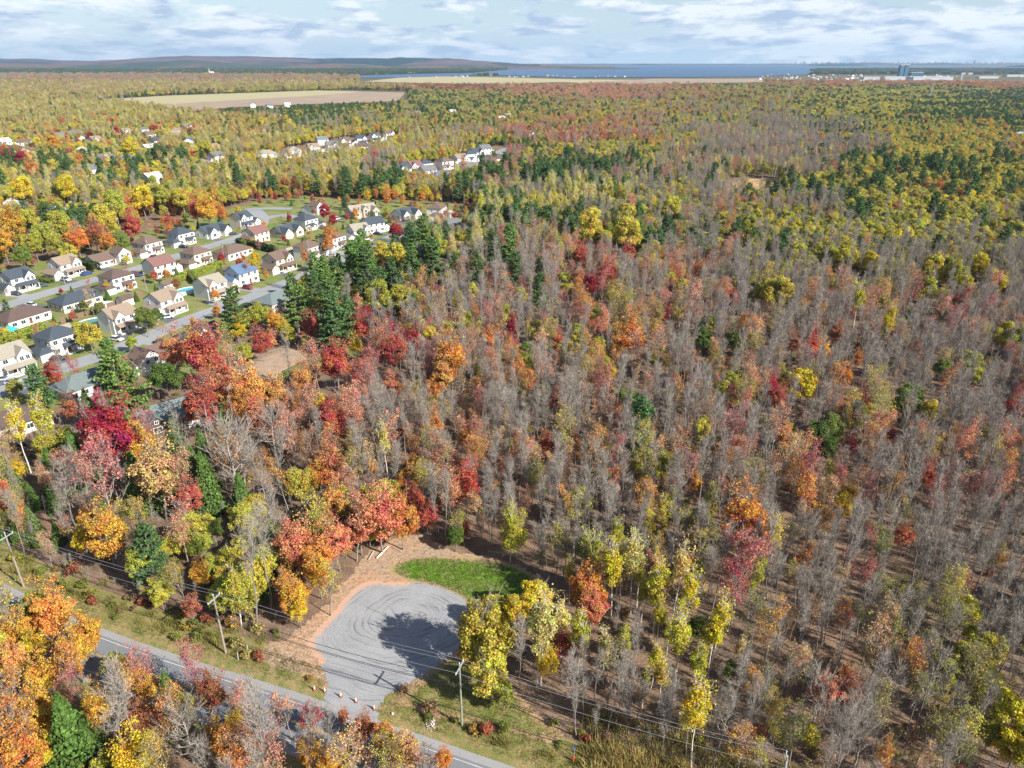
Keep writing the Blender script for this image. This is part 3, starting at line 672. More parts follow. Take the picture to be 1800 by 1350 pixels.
# explicit trees read off the photograph (crown centre x, y, crown width, code)
EX = '''
208 680 78 p;196 640 52 p;68 676 42 P;92 662 36 R;131 651 25 r;290 668 56 G;360 630 78 R;307 625 52 Q;343 603 32 y;352 716 66 R;380 690 50 Q;395 660 40 Q;193 772 100 C;242 760 42 k;
173 862 86 k;247 792 60 q;275 840 84 D;156 724 36 h;83 787 52 L;73 736 40 L;28 750 36 Y;120 774 44 M;126 722 32 U;310 782 50 H;355 787 36 H;395 747 36 H;363 857 58 H;423 865 38 H;93 880 28 H;55 875 30 H;
408 802 88 b;113 850 55 B;30 827 28 y;57 925 40 h;100 940 26 H;187 943 76 q;147 950 40 y;317 930 55 K;375 930 40 G;410 1030 40 L;353 1013 42 q;517 1050 55 q;505 1035 45 O;525 1075 40 y;
90 1088 72 O;130 1150 66 q;77 1195 66 q;22 1165 60 o;60 1140 50 y;30 1230 60 S;297 1220 44 H;127 1300 100 H;160 1320 60 H;240 1338 90 y;190 1345 60 M;253 1172 50 k;330 1180 56 k;370 1222 62 U;250 1265 60 U;413 1275 42 y;547 1262 42 C;505 1250 56 K;143 1212 50 k;
327 1290 80 b;187 1255 90 B;460 1290 80 B;215 1230 70 B;470 1245 60 B;400 1330 60 S;350 1340 60 B;640 1283 44 U;673 1298 46 O;613 1328 56 y;710 1325 66 D;690 1340 60 s;780 1338 38 O;543 1325 50 q;603 1262 20 Q;480 1330 60 K;570 1300 50 B;515 1310 60 B;
852 1118 132 X;875 1075 50 N;862 1185 76 m;905 1080 60 N;940 1050 60 N;953 1100 56 W;960 1165 46 y;945 1130 40 W;988 1135 46 R;903 948 52 m;885 1222 44 M;
20 1078 70 s;62 1068 56 M;105 1078 56 o;150 1118 62 q;35 1110 60 q;120 1180 60 S;200 1175 50 M;230 1200 60 o;260 1215 46 q;300 1265 60 S;430 1235 46 K;170 1255 60 q;70 1260 80 q;20 1270 80 S;40 1330 80 O;90 1320 60 y;330 1250 50 s;380 1300 50 q;440 1320 60 K;740 1345 46 K;650 1340 50 K;580 1345 50 q;517 965 72 Q;560 985 60 O;592 955 58 Q;632 935 56 Q;667 908 86 Q;705 915 66 O;620 920 60 K;750 908 42 R;567 920 60 s;585 890 50 o;560 1010 52 q;575 1030 46 s;480 925 60 B;455 960 60 B;430 985 60 B;800 943 36 G;725 885 50 R;
1033 1040 72 O;1040 1075 60 Q;1080 1000 46 Y;1117 985 42 W;1157 1028 46 L;1207 1048 42 Y;1160 1080 30 Y;1263 1090 46 Y;1255 1120 40 Y;1230 1105 42 g;1230 1163 36 L;1230 1247 52 Y;1215 1262 40 Y;1097 1133 34 L;1283 1177 34 g;1047 975 40 l;1087 940 24 L;
1300 1007 84 k;1290 1040 60 r;1307 925 84 O;1330 945 50 U;1210 997 36 O;1147 987 24 l;1493 1217 54 Q;1485 1195 40 O;1527 953 36 k;1590 947 40 Q;1390 1010 30 s;1777 1260 80 N;1790 1310 80 N;1740 1290 50 M;1423 1293 44 m;1333 1293 30 U;
760 830 38 r;765 850 30 R;963 787 32 R;960 775 26 O;587 750 58 R;575 735 40 C;677 777 30 W;567 720 36 y;755 590 32 N;633 580 32 R;627 610 26 y;598 610 20 M;590 643 60 R;555 640 44 K;640 660 40 R;690 617 52 R;725 605 40 C;793 637 64 O;780 665 50 o;760 690 32 O;690 683 36 Q;
440 692 74 o;483 700 56 o;433 722 60 O;410 730 40 q;450 740 48 Q;420 703 30 g;455 713 32 H;477 760 58 b;420 800 70 b;517 777 52 K;560 837 50 O;545 855 40 q;500 850 50 S;620 860 50 K;812 757 34 K;820 775 30 O;800 815 30 k;825 800 28 k;
923 637 34 M;928 655 30 g;945 595 38 M;980 603 26 R;900 577 26 C;860 600 36 O;897 920 36 L;920 935 40 s;980 783 16 M;1370 517 54 m;1345 512 40 M;1510 527 24 L;1553 540 32 L;1560 565 28 Y;1660 557 28 g;1597 560 20 P;1627 510 44 M;1753 500 38 N;1767 590 44 m;1790 600 44 M;
1705 640 44 M;1715 665 36 m;1657 647 30 g;1733 647 24 y;1407 677 60 N;1385 672 34 m;1597 700 54 g;1590 715 40 g;1637 725 40 N;1435 765 54 G;1460 755 50 g;1450 785 46 G;1290 600 38 g;1300 612 30 M;1240 598 30 G;1347 685 42 C;1365 705 36 R;1280 700 28 r;1313 717 30 k;1393 607 30 U;1473 593 36 U;1443 617 32 q;1483 663 32 O;1508 633 24 O;
1598 610 14 R;1563 765 24 R;1563 785 24 r;1495 787 26 C;1497 810 24 k;1360 760 50 K;1380 775 40 O;1627 840 34 R;1640 855 28 r;1697 837 32 g;1577 817 36 S;1490 873 38 q;1485 893 40 y;1220 850 34 q;1210 787 24 y;1787 720 42 R;1775 700 30 k;1800 690 40 R;1523 757 14 y;1270 857 26 k;1325 830 26 k;1400 840 50 S;1450 870 40 T;1560 880 50 S;
949 470 22 P;949 504 26 P;949 520 24 p;990 494 30 M;1000 510 26 m;914 521 30 m;887 549 26 M;890 565 22 m;945 580 32 M;928 615 30 g;900 573 22 C;838 473 34 P;904 473 34 P;894 428 38 p;870 440 30 P;1104 411 58 m;1085 405 40 M;1038 394 54 m;1120 405 36 g;1104 449 30 R;1066 487 36 R;1038 504 32 C;1060 505 30 k;1180 507 20 R;1190 490 18 r;1166 556 28 C;1154 583 26 y;
1107 593 56 O;1090 605 40 o;1120 615 40 K;1088 576 22 N;1211 545 50 K;1190 540 30 S;1233 480 26 O;1286 514 20 M;1286 528 28 R;1317 397 34 M;1366 514 50 m;1235 597 38 G;1328 569 18 R;1211 304 20 P;1245 320 16 p;1345 567 14 r;1230 575 20 P;1160 620 40 K;1000 560 26 r;975 640 24 k;1140 680 30 K;1080 640 30 S;1075 655 26 y;
518 527 50 p;553 514 40 P;575 500 40 p;579 535 50 P;617 461 42 p;642 471 42 P;590 488 40 P;560 545 40 M;725 459 36 p;760 456 42 P;742 416 48 p;720 425 36 P;785 413 26 P;697 451 44 m;670 445 36 m;770 436 40 M;813 426 34 W;664 522 54 M;640 535 40 g;624 519 36 m;705 524 50 M;586 567 56 P;610 555 40 P;543 574 32 R;560 560 26 r;483 567 30 q;500 580 28 y;455 554 40 L;440 560 30 m;420 580 30 y;460 605 36 R;475 600 28 Q;506 587 32 M;538 602 24 g;410 640 40 K;430 620 36 M;400 610 36 s;
634 570 28 r;645 555 24 C;790 496 26 y;800 470 30 P;696 408 28 C;571 373 22 C;586 388 18 C;580 415 26 O;577 430 22 O;538 451 20 O;448 455 22 y;446 470 24 y;430 478 18 k;680 338 16 O;680 350 16 O;695 343 15 O;742 348 17 O;645 345 16 y;660 340 12 O;717 330 12 R;
234 401 36 R;211 426 32 g;136 423 40 O;166 413 40 U;190 425 30 O;365 373 42 q;345 372 30 R;385 375 28 O;298 391 20 R;300 405 16 O;40 450 32 g;160 328 16 J;40 333 44 N;116 330 40 N;378 519 17 O;254 562 38 g;275 558 28 G;156 590 42 m;138 580 26 m;188 505 14 y;160 530 20 T;407 540 22 C;75 415 40 L;20 400 50 q;100 395 44 M;
5 430 40 q;50 390 40 m;250 350 40 N;320 350 40 m;200 360 50 M;280 345 36 L;180 385 46 m;60 430 36 L;120 445 30 m;100 430 36 L;12 560 1 Y;
38 279 22 C;158 240 12 C;168 209 10 R;205 232 14 C;273 228 12 C;335 232 12 C;195 214 9 R;10 272 22 R;55 300 26 O;95 252 22 q;65 252 18 N;140 285 20 O;230 258 28 N;290 237 16 N;360 262 26 m;258 308 18 O;120 244 14 R;75 285 22 P;130 290 16 G;150 300 20 P;627 215 16 N;462 217 22 N;510 222 20 N;440 262 20 N;424 293 5 R;435 290 5 R;443 287 5 R;455 285 5 R;660 278 20 R;708 287 14 Q;
1697 500 30 Y;1720 465 36 N;1680 480 40 M;1640 470 40 m;1490 450 46 m;1450 445 40 M;1530 462 36 N;1400 450 40 m;1380 472 30 M;1100 380 40 m;1180 365 40 m;1620 610 16 M;1020 450 30 R;1000 440 26 K;
1322 205 10 O;1500 1000 30 k;1250 760 24 K;1100 700 40 g;1115 720 32 g;1122 705 26 G
'''
EXPL = []
for t in EX.replace('\n', '').split(';'):
    f = t.split()
    if len(f) == 4 and float(f[2]) > 2: EXPL.append((float(f[0]), float(f[1]), float(f[2]), f[3]))

# ---------------------------------------------------------------- where which trees grow (outlines as seen from the drone, brought to the ground)
ZONES = [
 # (polygon in picture, weights)
 ([(1700,165),(1900,165),(1900,240),(1720,235),(1650,210)], 'P4 m2 M2'),
 ([(1480,150),(1740,158),(1700,205),(1560,235),(1400,225),(1420,180)], 'm5 N2 M2 P1 g1'),
 ([(1360,143),(1900,146),(1900,164),(1600,162),(1380,158)], 'R1 U1.4 K1.6 P1.4 m3 M3 S1'),
 ([(1180,150),(1480,150),(1420,200),(1250,195),(1180,180)], 'P2 m4 M3 U.5 R.5 s1'),
 ([(860,148),(1350,144),(1350,156),(1000,158),(850,160)], 'R.7 U1.2 K1.2 P1.6 m3 M3 s1'),
 ([(900,156),(1200,158),(1250,182),(1050,182),(900,172)], 'P1.6 M3 R1 K3 m3 U1'),
 ([(690,146),(1000,148),(1000,160),(800,165),(690,165)], 'C1 U3 R2 P2 M2'),
 ([(-100,134),(640,138),(640,148),(-100,147)], 'K1.5 k1 U1.4 P1.6 M3 s2 B1'),
 ([(-100,145),(700,143),(700,165),(-100,180)], 'M3 m3 P1.5 s3 W2 U.7 T2 N1'),
 ([(370,188),(700,172),(720,190),(640,232),(500,222),(380,205)], 'P5 M3 m2 R.2 N.5'),
 ([(700,165),(900,160),(900,200),(700,230)], 'P3 M3 m3 s1 g1'),
 ([(-100,178),(420,190),(420,215),(-100,225)], 's3 m4 M3 P1.4 R.3 W2 y.6'),
 ([(-100,215),(450,210),(430,330),(-100,345)], 'N2.2 m4 M3.5 P1.2 O.6 q.5 R.4 C.2 g1.2 W1 s1'),
 ([(700,180),(1010,170),(1020,235),(700,250)], 'M4 m4 P2 R.5 O.5 s1 g1'),
 ([(960,225),(1100,215),(1080,260),(960,262)], 'm3 U2 R2 K2 N1'),
 ([(1000,170),(1300,190),(1280,280),(1000,300)], 'm6 M4 N2 P1.2 B.6 q1 U.4'),
 ([(820,245),(1010,235),(1100,290),(1060,345),(840,345),(815,300)], 'P1.9 M3.4 m3.2 N1.2 O.5 B1 k.6 K.6'),
 ([(1180,262),(1340,235),(1460,265),(1430,340),(1330,372),(1150,345)], 'B5.5 T1.5 s2 k1.4 M1.6 P.3 W1.2 m1'),
 ([(1400,225),(1500,235),(1480,300),(1400,290)], 'P4 g1 M1 B3 U1'),
 ([(1450,215),(1900,215),(1900,400),(1420,400),(1440,330)], 'm6 M4 N3 P.8 y1 R.3 O.4 g1.2'),
 ([(1360,395),(1900,395),(1900,470),(1350,470)], 'm5 M4 N2.4 B2 R.3 O.4 P.5'),
 ([(1330,465),(1900,465),(1900,540),(1500,540),(1300,500)], 'B5 m3 N1.6 s1.2 M2'),
 ([(-100,330),(500,315),(830,315),(830,345),(440,355),(200,385),(-100,480)], 'm4 M3.4 N1.6 W.8 B.8 s2 O.6 U.4 P.3'),
 ([(200,360),(450,340),(470,365),(380,385),(200,430)], 'O2 U2 m3 M2 q2'),
 ([(640,300),(840,270),(900,345),(840,375),(640,355)], 'B5 S1.2 W1.5 m1 K1 O.8 P1'),
 ([(430,240),(840,235),(830,318),(430,345)], 'm4.5 M4.5 N1.5 W1.2 B.6 y.6 O.4 s1'),
 ([(820,340),(1070,335),(1100,375),(960,405),(840,420),(800,380)], 'L2 m3 W2 B3 M1 P.6 N1'),
 ([(1050,340),(1350,360),(1420,400),(1340,450),(960,405)], 'm4.6 M3.6 N1.2 B3.4 K.6 S.6'),
 ([(700,380),(960,400),(900,440),(760,530),(690,470)], 'P1.4 p.6 W1.8 M2 m1.6 B3 K1'),
 ([(480,500),(690,470),(700,540),(600,600),(480,560)], 'P2 p1 M2.5 m2 R.6 B1.5 g1'),
 ([(390,560),(600,595),(560,640),(400,640)], 'm2 y2 R1.4 O1 g1.5 H1 S1'),
 ([(640,450),(900,440),(860,560),(660,600)], 'B11 K1.2 k.8 m.6 S.8 T.6'),
 ([(820,430),(1350,470),(1300,640),(1100,720),(820,700),(700,620)], 'B11 K2 S1.8 k1.1 R.5 O.9 Q.6 M.8 m.4 s1.2 T1.2'),
 ([(540,600),(760,560),(820,700),(660,720),(540,700)], 'K3 R1.6 k1.8 B4 C.3 S1.4'),
 ([(380,640),(760,660),(640,800),(560,880),(400,880),(330,740)], 'K4 S3 o1.6 B6 R.6 O.7 T1.6'),
 ([(440,780),(760,740),(800,930),(460,930)], 'K3 S2.6 B5 O1.4 T1.4 s1 Q.6'),
 ([(640,660),(1260,640),(1000,960),(740,940)], 'B9 K1.8 S1.7 k1 s1.2 R.4 T1.2 Z.6 O.4 m.3'),
 ([(-100,740),(330,700),(460,880),(560,960),(-100,1060)], 'B5 b.4 S1.5 K1.2 H1.6 h.7 T1.4 s1.5 O1 R.3 Z1.5'),
 ([(960,900),(1330,960),(1320,1250),(940,1260)], 'B8 L2 W1.2 Y.9 S.8 k.4 s2 Z1.5 l1'),
 ([(1600,1150),(1900,1000),(1900,1400),(1600,1400)], 'B10 m1.2 s1.5 Z1.5'),
 ([(1240,500),(1900,500),(1900,900),(1100,900)], 'B12.5 k1.1 S1.5 K1.4 T1 M.4 s.9 m.3 R.4 b.3'),
 ([(900,880),(1950,880),(1950,1450),(900,1450)], 'B15 S.9 k.5 s1.6 Z1.8 T.8 b.4 Q.2'),
]
def parse_w(s):
    c, w = [], []
    for t in s.split(): c.append(t[0]); w.append(float(t[1:]))
    w = np.array(w); return c, w/w.sum()
ZONES = [(P2(p), *parse_w(s)) for p, s in ZONES]
DEFAULT = parse_w('m3 M3 P1.6 N1 U.5 s1 B1')
FARW = parse_w('M3 P2 U1 m3 R.5 s2 N1 T1')
LEFTW = parse_w('B4 O2 q2 S3 K1.5 k.8 s2 m1 U1.4 T1')          # near side of the road
rl = offset_line(ROADC, 0)
def side_of_road(x, y):
    """positive: the far side from the drone"""
    xs = np.array([p[0] for p in ROADC])[::-1]; ys = np.array([p[1] for p in ROADC])[::-1]
    return y - np.interp(x, xs, ys)
def lake_or_field(x, y):
    r = np.zeros(np.shape(x), bool)
    for p in (LAKE, LAKEW, FIELDG, FIELDB, FIELD2, FIELD3, FIELD4): r |= inpoly(x, y, p)
    return r
CLEARP = [P2([(1490,147.5),(1950,149),(1950,131),(1430,131),(1330,135),(1330,146)]), P2([(630,154),(1345,153),(1345,133),(630,133)]), P2([(200,184),(250,192),(345,206),(480,200),(600,192),(720,187),(720,160),(600,158)])]; VIEWS = []
HOUSE_XY = []            # filled by the house builder before the forest is planted
ROADS_XY = []
POLES = [(30.0, 53.6), G(812, 1275), G(397, 1148), G(42, 1032), (-121.0, 109.5)]
def wood_ok(x, y):
    ok = ~lake_or_field(x, y)
    ok &= polydist(x, y, ROADC, False) > 5.6
    ok &= polydist(x, y, POLES, False) > 3.2
    ok &= sdf(x, y, APRON) < -1.0
    ok &= sdf(x, y, LAWN) < -1.5; ok &= sdf(x, y, LAWN2) < -1.0
    ok &= sdf(x, y, CLEAR) < -3; ok &= sdf(x, y, CLEARG) < -3; ok &= sdf(x, y, PATCH) < -6
    ok &= sdf(x, y, HOOD) < -1.0
    for p in CLEARP: ok &= ~inpoly(x, y, p)
    sd = side_of_road(x, y); ok &= ~((sd > 0) & (sd < np.where(x > 4, 10, 11))); ok &= ~((sd <= 0) & (sd > -6))
    for hx, hy, r in HOUSE_XY: ok &= np.hypot(x-hx, y-hy) > r
    for line, r in ROADS_XY: ok &= polydist(x, y, line, False) > r
    return ok
# ---------------------------------------------------------------- houses
WALLM = mat('siding', tint=True, rough=.75, n1=.06, n2=1.0); ROOFM = mat('shingles', tint=True, rough=.95, n1=.22, n2=2.2)
BRICKM = mat('brickwork', tint=True, rough=.9, n1=.25, n2=3.0)
TRIM = mat('white_trim', (.74, .74, .72), .6); GLASS = mat('window_glass', (.035, .045, .06), .12, spec=.6)
DOORM = mat('door_paint', (.22, .06, .05), .6); GARM = mat('garage_door_paint', (.68, .68, .66), .6, n1=.05)
DARKM = mat('dark_metal', (.04, .04, .045), .5); DECK = mat('deck_wood', (.22, .14, .09), .85, n1=.25, n2=3)
RT = dict(brown=(.155,.105,.085), tan=(.27,.205,.155), slate=(.060,.075,.095), grey=(.15,.155,.165), green=(.15,.185,.185), red=(.20,.105,.095), umber=(.115,.08,.07), blue=(.10,.16,.26), cream=(.3,.27,.22))
WT = dict(white=(.68,.67,.65), cream=(.62,.56,.44), grey=(.46,.47,.48), brick=(.24,.115,.085), stone=(.42,.37,.31), tan=(.52,.44,.33), darkbrick=(.10,.07,.06))
def gable_walls(mb, x0, x1, y0, y1, e, rise, axis, z0=0):
    if axis == 'x': mb.extr([(y0, z0), (y1, z0), (y1, e), ((y0+y1)/2, e+rise), (y0, e)], 'x', x0, x1)
    else: mb.extr([(x0, z0), (x1, z0), (x1, e), ((x0+x1)/2, e+rise), (x0, e)], 'y', y0, y1)
def gable_roof(mb, x0, x1, y0, y1, e, rise, axis, oh=.4, t=.2):
    if axis == 'x': a, b, c, d = y0, y1, x0, x1
    else: a, b, c, d = x0, x1, y0, y1
    m = (a+b)/2; dr = rise/(m-a)*oh
    prof = [(a-oh, e-dr+.03), (m, e+rise+.03), (b+oh, e-dr+.03), (b+oh, e-dr+.03+t), (m, e+rise+.03+t*1.15), (a-oh, e-dr+.03+t)]
    mb.extr(prof, axis, c-oh*.8, d+oh*.8)
def hip_roof(mb, x0, x1, y0, y1, e, rise, oh=.45):
    x0 -= oh; x1 += oh; y0 -= oh; y1 += oh; w, d = x1-x0, y1-y0; h = min(w, d)/2*.96
    if w >= d: r = [(x0+h, (y0+y1)/2), (x1-h, (y0+y1)/2)]
    else: r = [((x0+x1)/2, y0+h), ((x0+x1)/2, y1-h)]
    z = e+.02; t = e+.14
    P = [(x0,y0,z),(x1,y0,z),(x1,y1,z),(x0,y1,z),(x0,y0,t),(x1,y0,t),(x1,y1,t),(x0,y1,t),(*r[0],e+rise),(*r[1],e+rise)]
    F = [(3,2,1,0),(0,1,5,4),(1,2,6,5),(2,3,7,6),(3,0,4,7)]
    F += [(4,5,9,8),(5,6,9),(6,7,8,9),(7,4,8)] if w >= d else [(4,5,8),(5,6,9,8),(6,7,9),(7,4,8,9)]
    mb.poly(P, F)
WINMESH = {}
def window(parent, x, y, z, face, w=1.1, h=1.2):
    k = (round(w, 1), round(h, 1))
    if k not in WINMESH:
        a = MB(); f = .11
        a.box(-w/2-f, w/2+f, -.07, .02, -h/2-f, -h/2); a.box(-w/2-f, w/2+f, -.07, .02, h/2, h/2+f)
        a.box(-w/2-f, -w/2, -.07, .02, -h/2, h/2); a.box(w/2, w/2+f, -.07, .02, -h/2, h/2); a.box(-.03, .03, -.05, .02, -h/2, h/2)
        o1 = a.build('window', TRIM); b = MB(); b.box(-w/2, w/2, -.025, .015, -h/2, h/2); o2 = b.build('pane', GLASS)
        WINMESH[k] = (o1.data, o2.data)
        bpy.data.objects.remove(o1); bpy.data.objects.remove(o2)
    o = link('window', WINMESH[k][0], parent, (x, y, z), {'f': 0, 'l': -math.pi/2, 'b': math.pi, 'r': math.pi/2}[face])
    link('pane', WINMESH[k][1], o)
def house(px, py, style, roof, wall, label, far=False, flip=False, rot=None, scale=.95, wall2=None, cat_='house', group=None):
    """px,py: where the middle of the house shows in the photograph"""
    x, y = G(px, py, 3.0); x, y = float(x), float(y)
    rz = R_(62) if rot is None else R_(rot)
    root = empty('house', (x, y, 0), rz, label=label, category=cat_)
    if group: root['group'] = group
    fx = -1 if flip else 1
    if scale != 1.0: root.scale = (scale,)*3
    HOUSE_XY.append((x, y, 9.5*scale)); VIEWS.append((x, y, 7.0*scale, 4.5))
    rt = RT[roof]; wt = WT[wall]; wt2 = WT[wall2] if wall2 else wt
    wl, rf = [], []
    def W(fn, tint=wt, m=WALLM):
        mb = MB(); fn(mb); o = mb.build('wall', m, root, tint=list(tint)); return o
    def RF(fn):
        mb = MB(); fn(mb); return mb.build('roof', ROOFM, root, tint=list(rt))
    def X(a, b): return (a, b) if fx > 0 else (-b, -a)
    def win(x, y, z, face, w=1.1, h=1.2):
        if far and rnd.random() < .35: return
        if fx < 0 and face in 'fb': x = -x
        if fx < 0 and face in 'lr': face = 'r' if face == 'l' else 'l'; x = -x
        window(root, x, y, z, face, w, h)
    def garage(x0, x1, y0, y1, doorw=2.6, roofk='gy', e=2.6):
        a, b = X(x0, x1); W(lambda m: (gable_walls(m, a, b, y0, y1, e, 1.5, 'y') if roofk == 'gy' else m.box(a, b, y0, y1, 0, e)))
        RF(lambda m: (gable_roof(m, a, b, y0, y1, e, 1.5, 'y', .35) if roofk == 'gy' else hip_roof(m, a, b, y0, y1, e, 1.5)))
        c = (a+b)/2; mb = MB()
        for k in range(4): mb.box(c-doorw/2, c+doorw/2, y0-.06, y0-.004, .05+k*.52, .05+k*.52+.49)
        mb.build('garage_door', GARM, root)
        if not far: window(root, a if fx > 0 else b, (y0+y1)/2, 1.5, 'l' if fx > 0 else 'r', .8, .8)
    def porch(x0, x1, y0, dp, z=2.7):
        a, b = X(x0, x1)
        RF(lambda m: m.extr([(y0+.05, z+.9), (y0-dp-.3, z), (y0-dp-.3, z+.15), (y0+.05, z+1.05)], 'x', a-.2, b+.2))
        mb = MB(); mb.box(a, b, y0-dp, y0-.01, 0, .5); mb.build('porch_floor', mat('porch_concrete', (.45,.44,.42), .9), root)
        n = max(2, int((b-a)/2.2)+1)
        for i in range(n):
            q = a+.12+(b-a-.24)*i/(n-1); c = MB(); c.box(q-.09, q+.09, y0-dp+.05, y0-dp+.23, .5, z+.12); c.build('porch_post', TRIM, root)
    def door(x, y, z=0.5):
        if fx < 0: x = -x
        mb = MB(); mb.box(x-.5, x+.5, y-.06, y-.003, z, z+2.1); d = mb.build('door', DOORM, root)
        mb = MB(); mb.box(x-.25, x+.25, y-.075, y-.061, z+1.2, z+1.9); mb.build('pane', GLASS, d)
    if style == 'bung':
        W(lambda m: m.box(-7.5, 7.5, -5, 5, 0, 3.1)); RF(lambda m: hip_roof(m, -7.5, 7.5, -5, 5, 3.1, 2.6))
        for q in (-5.6, -2.6, 2.4, 5.6): win(q, -5, 1.8, 'f', 1.5, 1.2)
        for q in (-3, 0, 3): win(-7.5, q, 1.8, 'l')
        door(0, -5)
    elif style == 'long':
        W(lambda m: gable_walls(m, -8, 6, -4.5, 4.5, 3.1, 2.3, 'x')); RF(lambda m: gable_roof(m, -8, 6, -4.5, 4.5, 3.1, 2.3, 'x'))
        a, b = X(1.5, 7.5); W(lambda m: gable_walls(m, a, b, -7.3, -1, 5.0, 2.3, 'y')); RF(lambda m: gable_roof(m, a, b, -7.3, -1, 5.0, 2.3, 'y'))
        for q in (3.1, 5.9): win(q, -7.3, 4.0, 'f'); 
        win(4.5, -7.3, 1.8, 'f', 1.8, 1.3)
        for q in (-6, -3.2, -.6): win(q, -4.5, 1.8, 'f', 1.3, 1.2)
        for q in (-2, 2): win(-8, q, 1.8, 'l')
        door(.6, -4.5)
    elif style == 'two':
        W(lambda m: gable_walls(m, -4.6, 4.6, -4.2, 4.2, 5.6, 2.5, 'x')); RF(lambda m: gable_roof(m, -4.6, 4.6, -4.2, 4.2, 5.6, 2.5, 'x'))
        a, b = X(.4, 4.3); W(lambda m: gable_walls(m, a, b, -5.4, -.5, 5.4, 2.1, 'y'), wt2); RF(lambda m: gable_roof(m, a, b, -5.4, -.5, 5.4, 2.1, 'y', .3))
        garage(-8.6, -4.605, -5.6, 1.5); porch(-3.8, 4.3, -5.41, 1.6)
        for q in (1.5, 3.2): win(q, -5.4, 4.5, 'f', 1.0, 1.3)
        win(-2.4, -4.2, 4.5, 'f', 1.3, 1.2); win(2.3, -5.4, 1.7, 'f', 1.6, 1.3); door(-.5, -4.2)
        for q in (-2, 2): win(-4.6, q, 4.6, 'l', .9, 1.1)
    elif style == 'hip2':
        W(lambda m: m.box(-4.8, 4.8, -4.4, 4.4, 0, 5.7)); RF(lambda m: hip_roof(m, -4.8, 4.8, -4.4, 4.4, 5.7, 2.7))
        garage(-9.0, -4.805, -5.4, 1.4, roofk='hip'); porch(-1.2, 2.2, -4.41, 1.7)
        a, b = X(2.4, 4.4); W(lambda m: m.box(a, b, -5.3, -4.405, 0, 3.0), wt2); RF(lambda m: hip_roof(m, a, b, -5.3, -4.0, 3.0, .7, .25))
        for q in (-3.2, -.2, 3.2): win(q, -4.4, 4.5, 'f', 1.2, 1.3)
        win(3.4, -5.3, 1.6, 'f', 1.2, 1.3); win(-3.2, -4.4, 1.7, 'f', 1.5, 1.3); door(.5, -4.4)
        for q in (-2.4, 1.4): win(-4.8, q, 4.5, 'l', .9, 1.1)
    elif style == 'twin':      # two front gables
        W(lambda m: gable_walls(m, -7.2, 7.2, -4, 4, 3.2, 2.7, 'x')); RF(lambda m: gable_roof(m, -7.2, 7.2, -4, 4, 3.2, 2.7, 'x'))
        for x0, x1, dep in ((-6.6, -1.4, -6.2), (2.0, 7.0, -7.0)):
            a, b = X(x0, x1); W(lambda m, a=a, b=b, dep=dep: gable_walls(m, a, b, dep, -.5, 3.1, 2.4, 'y'), wt2); RF(lambda m, a=a, b=b, dep=dep: gable_roof(m, a, b, dep, -.5, 3.1, 2.4, 'y'))
        c = 4.5*fx; mb = MB()
        for k in range(4): mb.box(c-1.5, c+1.5, -7.06, -7.004, .05+k*.52, .05+k*.52+.49)
        mb.build('garage_door', GARM, root)
        win(-4, -6.2, 1.8, 'f', 2.0, 1.4); win(-4, -6.2, 3.9, 'f', .8, .8); win(4.5, -7, 3.9, 'f', .8, .8); door(.4, -4)
        for q in (-2, 2): win(-7.2, q, 1.8, 'l')
    elif style == 'simple':    # plain two-storey gable
        W(lambda m: gable_walls(m, -5, 5, -4.3, 4.3, 5.3, 2.6, 'x')); RF(lambda m: gable_roof(m, -5, 5, -4.3, 4.3, 5.3, 2.6, 'x'))
        a, b = X(-8.4, -5.005); garage(-8.4, -5.005, -3.6, 2.6)
        for q in (-3.4, 0, 3.2): win(q, -4.3, 4.3, 'f', 1.1, 1.2)
        for q in (-3.4, 3.2): win(q, -4.3, 1.7, 'f', 1.5, 1.3)
        door(.4, -4.3, .3)
        for q in (-2, 1.6): win(-5, q, 4.4, 'l', .9, 1.1)
        mb = MB(); a, b = X(-.8, 2.6); mb.box(a, b, -6.6, -4.305, .15, .4)
        for q in (a+.1, (a+b)/2, b-.1): mb.box(q-.05, q+.05, -6.55, -6.45, .4, 1.3)
        mb.box(a, b, -6.58, -6.5, 1.3, 1.38); mb.build('deck', DECK, root)
    elif style == 'dormers':
        W(lambda m: gable_walls(m, -8.5, 8.5, -4.6, 4.6, 3.1, 3.6, 'x')); RF(lambda m: gable_roof(m, -8.5, 8.5, -4.6, 4.6, 3.1, 3.6, 'x', .3))
        for q, ww, dep, e in ((-6.0, 4.4, -6.6, 3.2), (6.0, 4.6, -7.2, 3.4), (0, 3.4, -5.6, 4.6)):
            q *= fx
            W(lambda m, q=q, ww=ww, dep=dep, e=e: gable_walls(m, q-ww/2, q+ww/2, dep, -.3, e, ww*.5, 'y'), wt2); RF(lambda m, q=q, ww=ww, dep=dep, e=e: gable_roof(m, q-ww/2, q+ww/2, dep, -.3, e, ww*.5, 'y', .25))
            window(root, q, dep, e-.9, 'f', 1.5, 1.4)
        for q in (-2.9, 2.9):
            mb = MB(); gable_walls(mb, q-.6, q+.6, -4.0, -2.0, 5.0, .5, 'y', 3.4); d = mb.build('dormer', WALLM, root, tint=list(wt))
            mb = MB(); gable_roof(mb, q-.6, q+.6, -4.0, -1.8, 5.0, .5, 'y', .15, .1); mb.build('roof', ROOFM, d, tint=list(rt))
            window(root, q, -4.0, 4.5, 'f', .7, .8)
        mb = MB(); mb.box(-1.7+6*fx, 1.7+6*fx, -7.26, -7.204, .05, 2.1); mb.build('garage_door', GARM, root)
        door(0, -5.6)
    elif style == 'shed':
        W(lambda m: gable_walls(m, -1.7, 1.7, -1.5, 1.5, 2.0, .9, 'x')); RF(lambda m: gable_roof(m, -1.7, 1.7, -1.5, 1.5, 2.0, .9, 'x', .2, .1))
